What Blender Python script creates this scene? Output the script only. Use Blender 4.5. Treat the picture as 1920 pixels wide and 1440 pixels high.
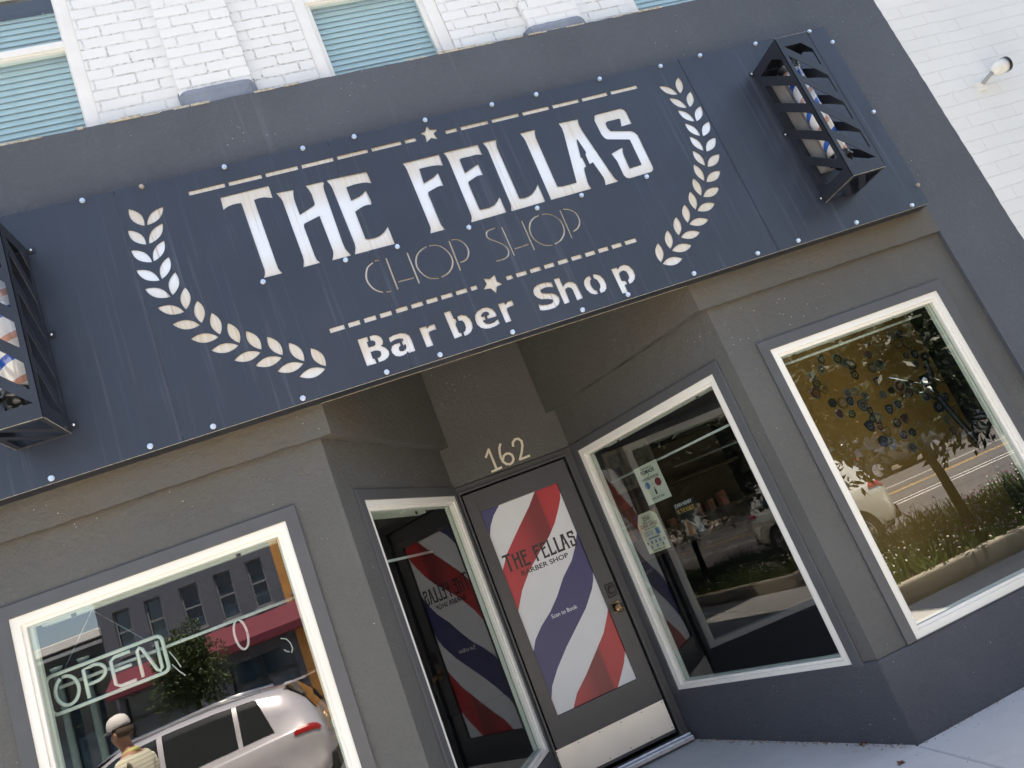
import bpy, bmesh, math, random
from mathutils import Vector, Matrix
from mathutils.geometry import tessellate_polygon
R_=math.radians
random.seed(7)
for o in list(bpy.data.objects): bpy.data.objects.remove(o)
scn=bpy.context.scene; COL=scn.collection
# ---------------- camera ----------------
cd=bpy.data.cameras.new("camera"); cam=bpy.data.objects.new("camera",cd); COL.objects.link(cam)
cx=(0.918487,-0.148103,-0.36667); cy=(0.309424,-0.308223,0.899586); cz=(-0.246248,-0.939715,-0.237273)
cam.matrix_world=Matrix(((cx[0],cy[0],cz[0],0.7119),(cx[1],cy[1],cz[1],-3.8143),(cx[2],cy[2],cz[2],-2.7488),(0,0,0,1)))
cd.sensor_width=36; cd.sensor_fit='HORIZONTAL'; cd.lens=1364.47/1920*36; cd.clip_start=0.05; cd.clip_end=2000
scn.camera=cam
# ---------------- sky and sun ----------------
SUN_EL=76; SUN_AZ=8          # azimuth from +Y (behind the shop) towards +X
w=bpy.data.worlds.new("World"); scn.world=w; w.use_nodes=True
nt=w.node_tree; bg=nt.nodes['Background']; sky=nt.nodes.new('ShaderNodeTexSky')
sky.sky_type='NISHITA'; sky.sun_disc=False; sky.sun_elevation=R_(SUN_EL); sky.sun_rotation=R_(SUN_AZ)
sky.air_density=1.0; sky.dust_density=2.0; sky.ozone_density=1.0
nt.links.new(sky.outputs[0],bg.inputs[0]); bg.inputs[1].default_value=0.11
sd=bpy.data.lights.new("sun",'SUN'); sd.energy=5.0; sd.angle=R_(0.53); sd.color=(1.0,0.95,0.87)
sun=bpy.data.objects.new("sun",sd); COL.objects.link(sun)
dirv=Vector((math.sin(R_(SUN_AZ))*math.cos(R_(SUN_EL)),math.cos(R_(SUN_AZ))*math.cos(R_(SUN_EL)),math.sin(R_(SUN_EL))))
sun.rotation_euler=dirv.to_track_quat('Z','Y').to_euler()
scn.view_settings.view_transform='Standard'; scn.view_settings.look='None'; scn.view_settings.gamma=1.0
scn.view_settings.exposure=1.88
scn.view_settings.use_white_balance=True
scn.view_settings.white_balance_temperature=7250; scn.view_settings.white_balance_tint=10
scn.render.engine='CYCLES'
scn.cycles.max_bounces=8; scn.cycles.diffuse_bounces=4; scn.cycles.glossy_bounces=5; scn.cycles.transparent_max_bounces=16
scn.cycles.caustics_reflective=False; scn.cycles.caustics_refractive=False
# ---------------- helpers ----------------
def tag(o,label=None,cat=None,group=None,kind=None):
    if label: o['label']=label
    if cat: o['category']=cat
    if group: o['group']=group
    if kind: o['kind']=kind
    return o
def empty(name,loc,label,cat,group=None):
    o=bpy.data.objects.new(name,None); COL.objects.link(o); o.location=loc; o.empty_display_size=.2
    return tag(o,label,cat,group)
def woff(o):
    v=Vector((0,0,0))
    while o is not None: v+=Vector(o.location); o=o.parent
    return v
class MB:
    def __init__(s): s.v=[]; s.f=[]; s.m=[]; s.k=0
    def add(s,vs,fs,mi=None):
        b=len(s.v); s.v+= [tuple(p) for p in vs]
        for f in fs: s.f.append(tuple(b+i for i in f)); s.m.append(s.k if mi is None else mi)
    def box(s,x0,x1,y0,y1,z0,z1,M=None):
        if x0>x1:x0,x1=x1,x0
        if y0>y1:y0,y1=y1,y0
        if z0>z1:z0,z1=z1,z0
        vs=[Vector((x,y,z)) for z in (z0,z1) for y in (y0,y1) for x in (x0,x1)]
        if M is not None: vs=[M@p for p in vs]
        s.add(vs,[(0,2,3,1),(4,5,7,6),(0,1,5,4),(2,6,7,3),(0,4,6,2),(1,3,7,5)])
        return s
    def tube(s,pts,r,n=8,cap=True,r2=None):
        pts=[Vector(p) for p in pts]; N=len(pts); rings=[]
        up=None
        for i,p in enumerate(pts):
            t=(pts[min(i+1,N-1)]-pts[max(i-1,0)]).normalized()
            if up is None:
                up=Vector((0,0,1)) if abs(t.z)<.9 else Vector((1,0,0))
            a=t.cross(up).normalized(); b=a.cross(t).normalized(); up=b
            rr=r if r2 is None else r+(r2-r)*i/(N-1)
            if isinstance(r,(list,tuple)): rr=r[i]
            rings.append([p+a*(rr*math.cos(2*math.pi*k/n))+b*(rr*math.sin(2*math.pi*k/n)) for k in range(n)])
        vs=[q for ring in rings for q in ring]; fs=[]
        for i in range(N-1):
            for k in range(n): fs.append((i*n+k,i*n+(k+1)%n,(i+1)*n+(k+1)%n,(i+1)*n+k))
        if cap: fs+= [tuple(range(n-1,-1,-1)),tuple((N-1)*n+k for k in range(n))]
        s.add(vs,fs); return s
    def lathe(s,c,prof,axis=(0,0,1),n=24):
        c=Vector(c); ax=Vector(axis).normalized(); a=ax.orthogonal().normalized(); b=ax.cross(a)
        vs=[];fs=[]
        for (r,h) in prof:
            for k in range(n):
                t=2*math.pi*k/n; vs.append(c+ax*h+a*(r*math.cos(t))+b*(r*math.sin(t)))
        for i in range(len(prof)-1):
            for k in range(n): fs.append((i*n+k,i*n+(k+1)%n,(i+1)*n+(k+1)%n,(i+1)*n+k))
        fs+= [tuple(range(n-1,-1,-1)),tuple((len(prof)-1)*n+k for k in range(n))]
        s.add(vs,fs); return s
    def prism(s,outer,holes,P0,U,V,t):
        """flat plate with cut-outs: front face in plane P0,U,V; thickness t away from U x V"""
        P0=Vector(P0);U=Vector(U).normalized();V=Vector(V).normalized();N=U.cross(V).normalized()
        loops=[outer]+list(holes)
        tris=tessellate_polygon([[Vector((p[0],p[1],0)) for p in l] for l in loops])
        flat=[p for l in loops for p in l]; n=len(flat)
        fr=[P0+U*p[0]+V*p[1] for p in flat]; bk=[q-N*t for q in fr]
        fs=[]
        for a,b,c in tris:
            A,B,Cc=flat[a],flat[b],flat[c]
            ar=(B[0]-A[0])*(Cc[1]-A[1])-(B[1]-A[1])*(Cc[0]-A[0])
            if ar<0: b,c=c,b
            fs.append((a,b,c)); fs.append((n+a,n+c,n+b))
        base=0
        for li,l in enumerate(loops):
            ar=sum(l[i][0]*l[(i+1)%len(l)][1]-l[(i+1)%len(l)][0]*l[i][1] for i in range(len(l)))
            ccw=ar>0; m=len(l)
            for i in range(m):
                a=base+i;b=base+(i+1)%m
                if (li==0)==ccw: fs.append((a,n+a,n+b,b))
                else: fs.append((a,b,n+b,n+a))
            base+=m
        s.add(fr+bk,fs); return s
    def build(s,name,mats,parent=None,smooth=False,bevel=0,loc=None):
        off=woff(parent) if parent is not None else Vector((0,0,0))
        L=Vector(loc) if loc is not None else Vector((0,0,0))
        me=bpy.data.meshes.new(name)
        me.from_pydata([tuple(Vector(p)-off-L) for p in s.v],[],s.f)
        if not isinstance(mats,(list,tuple)): mats=[mats]
        for m in mats: me.materials.append(m)
        for p,mi in zip(me.polygons,s.m): p.material_index=mi
        if smooth:
            for p in me.polygons: p.use_smooth=True
        me.update()
        o=bpy.data.objects.new(name,me); COL.objects.link(o); o.parent=parent; o.location=L
        if bevel:
            b=o.modifiers.new("bevel",'BEVEL'); b.width=bevel; b.segments=2; b.limit_method='ANGLE'; b.angle_limit=R_(40)
        return o
def rect(x0,x1,z0,z1): return [(x0,z0),(x1,z0),(x1,z1),(x0,z1)]
X_=(1,0,0); Z_=(0,0,1)
def copy_tree(o,parent=None):
    c=o.copy(); COL.objects.link(c)
    if parent is not None: c.parent=parent
    for ch in [k for k in bpy.data.objects if k.parent==o and k!=c]: copy_tree(ch,c)
    return c
def text_mb(body,size,P0,U,V,depth=.0006,offset=0.0,width=None,height=None,align='LEFT',spacing=1.0,shear=0):
    """text as real mesh; returns MB; P0 = baseline start"""
    cu=bpy.data.curves.new('txt','FONT'); cu.body=body; cu.size=1; cu.offset=offset; cu.space_character=spacing; cu.resolution_u=3
    cu.shear=shear
    ob=bpy.data.objects.new('txt',cu); COL.objects.link(ob); dg=bpy.context.evaluated_depsgraph_get()
    me=ob.evaluated_get(dg).to_mesh()
    vs=[(v.co.x,v.co.y) for v in me.vertices]; fs=[tuple(p.vertices) for p in me.polygons]
    ob.evaluated_get(dg).to_mesh_clear(); bpy.data.objects.remove(ob); bpy.data.curves.remove(cu)
    mb=MB()
    if not vs: return mb
    x0=min(p[0] for p in vs);x1=max(p[0] for p in vs);y0=min(p[1] for p in vs);y1=max(p[1] for p in vs)
    sx=size;sy=size
    if width: sx=width/(x1-x0); sy=sx if not height else height/(y1-y0)
    elif height: sx=sy=height/(y1-y0)
    ox=0
    if align=='CENTER': ox=-(x1-x0)*sx/2
    P0=Vector(P0);U=Vector(U).normalized();V=Vector(V).normalized();N=U.cross(V)
    mb.add([P0+U*((p[0]-x0)*sx+ox)+V*((p[1]-y0)*sy)+N*depth for p in vs],fs)
    return mb
# ---------------- materials ----------------
class NM:
    def __init__(s,name):
        s.m=bpy.data.materials.new(name); s.m.use_nodes=True; s.t=s.m.node_tree; s.n=s.t.nodes; s.b=s.n['Principled BSDF']; s.out=s.n['Material Output']
    def N(s,t,**k):
        n=s.n.new(t)
        for a,b in k.items(): setattr(n,a,b)
        return n
    def L(s,a,b): s.t.links.new(a,b)
    def pos(s,scale=(1,1,1)):
        g=s.N('ShaderNodeNewGeometry'); mp=s.N('ShaderNodeMapping'); mp.inputs['Scale'].default_value=scale; s.L(g.outputs['Position'],mp.inputs[0]); return mp.outputs[0]
    def noise(s,scale,detail=4,vec=None,rough=.5,dist=0):
        n=s.N('ShaderNodeTexNoise'); n.inputs['Scale'].default_value=scale; n.inputs['Detail'].default_value=detail; n.inputs['Roughness'].default_value=rough; n.inputs['Distortion'].default_value=dist
        s.L(vec if vec is not None else s.pos(),n.inputs['Vector']); return n.outputs['Fac']
    def ramp(s,fac,stops,interp='LINEAR'):
        r=s.N('ShaderNodeValToRGB'); r.color_ramp.interpolation=interp; e=r.color_ramp.elements
        while len(e)<len(stops): e.new(.5)
        for i,(p,c) in enumerate(stops):
            e[i].position=p; e[i].color=(c,c,c,1) if isinstance(c,(int,float)) else (*c,1)
        s.L(fac,r.inputs[0]); return r.outputs['Color']
    def mix(s,fac,a,b,mode='MIX'):
        m=s.N('ShaderNodeMix'); m.data_type='RGBA'; m.blend_type=mode
        for sock,v in ((m.inputs[0],fac),(m.inputs[6],a),(m.inputs[7],b)):
            if hasattr(v,'links'): s.L(v,sock)
            elif isinstance(v,(int,float)): sock.default_value=v if sock==m.inputs[0] else (v,v,v,1)
            else: sock.default_value=(*v,1)
        return m.outputs[2]
    def math(s,op,a,b=0.0,c=None):
        m=s.N('ShaderNodeMath',operation=op)
        for i,v in enumerate((a,b,c)):
            if v is None: continue
            if hasattr(v,'links'): s.L(v,m.inputs[i])
            else: m.inputs[i].default_value=v
        return m.outputs[0]
    def bump(s,h,strength=.3,dist=.002):
        b=s.N('ShaderNodeBump'); b.inputs['Strength'].default_value=strength; b.inputs['Distance'].default_value=dist; s.L(h,b.inputs['Height']); s.L(b.outputs[0],s.b.inputs['Normal']); return b
    def sepz(s,which='Z'):
        g=s.N('ShaderNodeNewGeometry'); x=s.N('ShaderNodeSeparateXYZ'); s.L(g.outputs['Position'],x.inputs[0]); return x.outputs[which]
def setc(b,v,inp):
    if hasattr(v,'links'): b.L(v,b.b.inputs[inp])
def simple(name,col,rough=.5,metal=0,var=.12,scale=6,bump=0,bscale=80,coat=0,spec=None):
    s=NM(name); b=s.b
    n=s.noise(scale,5)
    c=s.mix(s.ramp(n,[(.3,0.0),(.7,1.0)]),tuple(max(0,x*(1-var)) for x in col),tuple(min(1,x*(1+var)) for x in col))
    s.L(c,b.inputs['Base Color']); b.inputs['Roughness'].default_value=rough; b.inputs['Metallic'].default_value=metal
    if coat: b.inputs['Coat Weight'].default_value=coat; b.inputs['Coat Roughness'].default_value=.04
    if spec is not None: b.inputs['Specular IOR Level'].default_value=spec
    if bump: s.bump(s.noise(bscale,4),bump)
    return s.m
def stucco(name,col,stain=False,specks=True,streaks=.3,rough=.62,bs=.9):
    s=NM(name); b=s.b
    big=s.noise(1.3,5,rough=.6); fine=s.noise(75,5,rough=.6); st=s.noise(1,6,vec=s.pos((14,14,.7)),rough=.65)
    c=s.mix(s.ramp(big,[(.3,0.0),(.72,1.0)]),tuple(x*.88 for x in col),tuple(x*1.12 for x in col))
    c=s.mix(s.math('MULTIPLY',s.ramp(st,[(.60,0.0),(.78,1.0)]),streaks),c,tuple(min(1,x*1.9+.02) for x in col))
    sc=s.noise(9,7,rough=.75,dist=.8)
    c=s.mix(s.math('MULTIPLY',s.ramp(sc,[(.56,0.0),(.66,1.0)]),.22),c,tuple(min(1,x*1.5+.01) for x in col))
    if stain:
        z=s.sepz('Z'); n2=s.noise(1,6,vec=s.pos((9,9,1.6)),rough=.6); n3=s.noise(3,5)
        # rusty run-off below the sign's lower edge
        zz=s.math('ADD',z,s.math('MULTIPLY',s.math('SUBTRACT',n2,.5),.35))
        mk=s.N('ShaderNodeMapRange'); mk.inputs[1].default_value=-1.95; mk.inputs[2].default_value=-1.5; s.L(zz,mk.inputs[0])
        yy=s.N('ShaderNodeMapRange'); yy.inputs[1].default_value=.7; yy.inputs[2].default_value=.15; yy.inputs[3].default_value=.25; yy.inputs[4].default_value=1.0; s.L(s.sepz('Y'),yy.inputs[0])
        f=s.math('MULTIPLY',s.math('MULTIPLY',mk.outputs[0],yy.outputs[0]),s.ramp(n3,[(.25,.35),(.7,.95)]))
        c=s.mix(s.math('MULTIPLY',f,.8),c,(.115,.085,.045))
    if specks:
        v=s.N('ShaderNodeTexVoronoi'); v.inputs['Scale'].default_value=26; s.L(s.pos(),v.inputs['Vector'])
        sp=s.ramp(v.outputs['Distance'],[(.0,1.0),(.055,1.0),(.075,0.0)])
        cl=s.ramp(s.noise(2.3,3),[(.53,0.0),(.62,1.0)])
        c=s.mix(s.math('MULTIPLY',s.math('MULTIPLY',sp,cl),.9),c,(.7,.7,.68))
    s.L(c,b.inputs['Base Color']); s.L(s.ramp(fine,[(.3,rough-.08),(.7,rough+.12)]),b.inputs['Roughness'])
    h=s.math('ADD',fine,s.math('MULTIPLY',s.noise(24,4,rough=.7),1.6)); s.bump(h,bs,.006)
    return s.m
M={}
M['stucco_up']=stucco('stucco_fascia',(.076,.083,.096),specks=True,streaks=.35)
M['stucco']=stucco('stucco_wall',(.092,.091,.086),stain=True,specks=True,streaks=.12)
M['stucco_base']=stucco('stucco_base',(.064,.067,.078),stain=False,specks=True,streaks=.1)
M['casing']=simple('window_casing_paint',(.083,.085,.090),.42,var=.08,bump=.05,bscale=40)
M['door_paint']=simple('door_paint',(.045,.046,.048),.38,var=.1,bump=.06,bscale=30)
M['jamb_paint']=stucco('jamb_paint',(.045,.044,.045),specks=True,streaks=.1,rough=.5,bs=.3)
def white_paint():
    s=NM('cream_window_paint'); b=s.b
    c=s.mix(s.ramp(s.noise(2.2,4),[(.3,0.0),(.7,1.0)]),(.80,.77,.69),(.86,.83,.76))
    d=s.ramp(s.noise(38,6,rough=.75),[(.70,0.0),(.76,1.0)])
    c=s.mix(s.math('MULTIPLY',d,.55),c,(.33,.27,.2)); s.L(c,b.inputs['Base Color']); b.inputs['Roughness'].default_value=.4
    s.bump(s.noise(55,3),.08); return s.m
M['cream']=white_paint()
M['white_trim']=simple('white_trim_paint',(.80,.79,.76),.45,var=.05,bump=.1,bscale=25)
def brick(name,paint,bw,bh,mortar=.008,rough=.5,dark=(.30,.26,.22),crack=.5,bumpd=.01,off=.5,smooth=.3):
    s=NM(name); b=s.b
    g=s.N('ShaderNodeNewGeometry'); sp=s.N('ShaderNodeSeparateXYZ'); s.L(g.outputs['Position'],sp.inputs[0])
    cb=s.N('ShaderNodeCombineXYZ'); s.L(s.math('ADD',sp.outputs['X'],sp.outputs['Y']),cb.inputs[0]); s.L(sp.outputs['Z'],cb.inputs[1])
    nz=s.N('ShaderNodeTexNoise'); nz.inputs['Scale'].default_value=9; nz.inputs['Detail'].default_value=5; s.L(g.outputs['Position'],nz.inputs['Vector'])
    vm=s.N('ShaderNodeVectorMath',operation='MULTIPLY_ADD'); s.L(nz.outputs['Color'],vm.inputs[0]); vm.inputs[1].default_value=(.014,.014,0); s.L(cb.outputs[0],vm.inputs[2])
    t=s.N('ShaderNodeTexBrick'); t.offset=off; s.L(vm.outputs[0],t.inputs['Vector']); t.inputs['Scale'].default_value=1
    t.inputs['Brick Width'].default_value=bw; t.inputs['Row Height'].default_value=bh; t.inputs['Mortar Size'].default_value=mortar; t.inputs['Mortar Smooth'].default_value=smooth; t.inputs['Bias'].default_value=0
    t.inputs['Color1'].default_value=(0,0,0,1); t.inputs['Color2'].default_value=(1,1,1,1)
    fac=t.outputs['Fac']
    c=s.mix(s.ramp(s.noise(2.1,5),[(.3,0.0),(.75,1.0)]),tuple(x*.93 for x in paint),paint)
    c=s.mix(.03,c,t.outputs['Color'],'MULTIPLY')
    n=s.noise(32,6,rough=.8)
    ck=s.math('MULTIPLY',s.ramp(fac,[(.35,0.0),(.95,1.0)]),s.ramp(n,[(.50,0.0),(.58,1.0)]))
    ck=s.math('MULTIPLY',ck,s.ramp(s.noise(3.1,3),[(.35,.25),(.6,1.0)]))
    c=s.mix(s.math('MULTIPLY',ck,crack),c,dark)
    s.L(c,b.inputs['Base Color']); b.inputs['Roughness'].default_value=rough
    h=s.math('SUBTRACT',s.math('MULTIPLY',s.noise(14,5),.35),fac); h=s.math('SUBTRACT',h,s.math('MULTIPLY',ck,.8))
    s.bump(h,.75,bumpd); return s.m
M['white_brick']=brick('white_painted_brick',(.82,.83,.81),.245,.080,.0065,crack=.55,bumpd=.006)
M['neigh_brick']=brick('cream_painted_block',(.82,.81,.76),.46,.1025,.003,crack=.06,bumpd=.004,smooth=.1,off=.37)
M['grey_lump']=simple('grey_patch_paint',(.19,.215,.26),.5,var=.15,bump=.6,bscale=9)
def sign_metal():
    s=NM('sign_blackened_steel'); b=s.b
    base=s.mix(s.ramp(s.noise(1.7,5),[(.3,0.0),(.7,1.0)]),(.022,.029,.045),(.030,.038,.056))
    st=s.noise(1,7,vec=s.pos((26,26,.55)),rough=.7); st2=s.noise(1,5,vec=s.pos((60,60,1.1)),rough=.6)
    f=s.math('MULTIPLY',s.ramp(st,[(.56,0.0),(.80,1.0)]),.30)
    c=s.mix(f,base,(.20,.22,.27)); c=s.mix(s.math('MULTIPLY',s.ramp(st2,[(.66,0.0),(.8,1.0)]),.30),c,(.26,.29,.34))
    s.L(c,b.inputs['Base Color']); b.inputs['Metallic'].default_value=.0
    s.L(s.ramp(s.noise(3,4,vec=s.pos((4,4,1))),[(.3,.34),(.7,.5)]),b.inputs['Roughness']); b.inputs['Specular IOR Level'].default_value=.55
    s.bump(s.noise(3.5,2),.12,.01); return s.m
M['sign']=sign_metal()
M['cage']=simple('cage_black_steel',(.022,.025,.033),.38,var=.2,scale=3,bump=.04,bscale=40)
M['cage_edge']=simple('cage_rusty_edge',(.10,.065,.035),.7,var=.5,scale=60)
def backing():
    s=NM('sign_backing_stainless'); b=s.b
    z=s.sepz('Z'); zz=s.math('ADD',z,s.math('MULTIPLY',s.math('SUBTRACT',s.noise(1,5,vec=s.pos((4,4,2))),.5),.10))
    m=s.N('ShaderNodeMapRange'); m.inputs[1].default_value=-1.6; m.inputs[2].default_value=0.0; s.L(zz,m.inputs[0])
    # tan bands: plate shade and reflections painted in at the upper cut-out edges (z -0.11, -0.25, -1.15, -1.28)
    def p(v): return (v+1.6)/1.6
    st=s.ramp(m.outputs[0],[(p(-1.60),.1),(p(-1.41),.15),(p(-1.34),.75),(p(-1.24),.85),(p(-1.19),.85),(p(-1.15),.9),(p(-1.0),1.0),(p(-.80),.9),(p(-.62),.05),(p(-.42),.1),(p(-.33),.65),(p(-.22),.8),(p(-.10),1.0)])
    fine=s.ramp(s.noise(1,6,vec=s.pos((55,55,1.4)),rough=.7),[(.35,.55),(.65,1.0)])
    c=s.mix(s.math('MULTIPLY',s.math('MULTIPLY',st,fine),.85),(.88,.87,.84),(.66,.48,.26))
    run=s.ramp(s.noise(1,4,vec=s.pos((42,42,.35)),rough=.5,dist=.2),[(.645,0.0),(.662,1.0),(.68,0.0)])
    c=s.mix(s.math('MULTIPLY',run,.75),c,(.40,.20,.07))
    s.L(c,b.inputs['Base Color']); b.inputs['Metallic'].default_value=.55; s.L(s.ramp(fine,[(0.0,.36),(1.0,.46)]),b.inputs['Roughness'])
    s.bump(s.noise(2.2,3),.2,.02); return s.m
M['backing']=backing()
M['bolt']=simple('zinc_bolt',(.72,.76,.80),.28,metal=.85,var=.12,scale=90)
M['bolt_rusty']=simple('rusty_bolt',(.40,.34,.28),.55,metal=.5,var=.3,scale=90)
M['bright_edge']=simple('worn_metal_edge',(.45,.40,.30),.5,metal=.3,var=.4,scale=40)
def glass(name,refl=1.9,tint=(.84,.90,.86),ior=1.52,dirt=.0):
    s=NM(name); s.n.remove(s.b)
    fr=s.N('ShaderNodeFresnel'); fr.inputs[0].default_value=ior
    gl=s.N('ShaderNodeBsdfGlossy'); gl.inputs['Roughness'].default_value=0.0; gl.inputs['Color'].default_value=(1,1,1,1)
    tr=s.N('ShaderNodeBsdfTransparent'); tr.inputs[0].default_value=(*tint,1)
    mx=s.N('ShaderNodeMixShader'); s.L(s.math('MINIMUM',s.math('MULTIPLY',fr.outputs[0],refl),.21),mx.inputs[0]); s.L(tr.outputs[0],mx.inputs[1]); s.L(gl.outputs[0],mx.inputs[2])
    bm=s.N('ShaderNodeBump'); bm.inputs['Strength'].default_value=.02; bm.inputs['Distance'].default_value=.006; s.L(s.noise(1.6,2),bm.inputs['Height']); s.L(bm.outputs[0],gl.inputs['Normal'])
    out=mx.outputs[0]
    if dirt:
        df=s.N('ShaderNodeBsdfDiffuse'); df.inputs[0].default_value=(.8,.8,.78,1)
        n=s.math('MULTIPLY',s.ramp(s.noise(40,6,rough=.8),[(.55,0.0),(.8,1.0)]),dirt)
        m2=s.N('ShaderNodeMixShader'); s.L(n,m2.inputs[0]); s.L(out,m2.inputs[1]); s.L(df.outputs[0],m2.inputs[2]); out=m2.outputs[0]
    s.L(out,s.out.inputs[0]); return s.m
M['glass']=glass('shop_glass',4.3,dirt=.015)
M['glass_up']=glass('upper_glass',2.2,tint=(.80,.92,.92))
M['glass_dark']=simple('dark_car_glass',(.012,.014,.013),.04,var=.1,coat=1)
M['black']=simple('black_print',(.012,.012,.014),.35,var=.1)
M['navy']=simple('navy_print',(.040,.040,.125),.38,var=.06)
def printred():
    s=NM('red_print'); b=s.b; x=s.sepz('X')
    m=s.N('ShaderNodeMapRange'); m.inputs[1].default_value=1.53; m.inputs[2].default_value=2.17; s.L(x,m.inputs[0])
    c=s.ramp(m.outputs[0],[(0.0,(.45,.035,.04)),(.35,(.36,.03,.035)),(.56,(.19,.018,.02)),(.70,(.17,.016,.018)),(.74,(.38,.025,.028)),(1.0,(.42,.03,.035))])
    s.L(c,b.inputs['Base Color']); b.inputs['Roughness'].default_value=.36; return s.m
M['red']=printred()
M['white_print']=simple('white_print',(.66,.66,.65),.36,var=.03)
M['kick']=simple('brushed_kick_plate',(.78,.72,.62),.30,metal=.35,var=.07,scale=3,bump=.05,bscale=200)
M['chrome']=simple('chrome',(.75,.75,.76),.12,metal=1,var=.05)
M['dark_metal']=simple('dark_metal',(.03,.03,.032),.3,metal=.6,var=.1)
M['cream_num']=simple('cream_numeral_paint',(.72,.66,.52),.6,var=.08)
M['tube']=simple('neon_tube_off',(.80,.86,.80),.25,var=.05,coat=.5)
M['rod']=simple('white_rod',(.74,.78,.74),.35,var=.03)
M['blind_up']=simple('blue_grey_blind',(.74,.82,.82),.5,var=.04)
M['headrail']=simple('pale_headrail',(.80,.82,.74),.5,var=.05)
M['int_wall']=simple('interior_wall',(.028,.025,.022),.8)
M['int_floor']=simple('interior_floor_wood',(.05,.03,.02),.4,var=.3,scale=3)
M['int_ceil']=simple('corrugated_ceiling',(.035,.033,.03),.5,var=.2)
M['board']=simple('tan_patch_board',(.34,.19,.045),.75,var=.15,scale=2,bump=.15,bscale=60)
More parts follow.
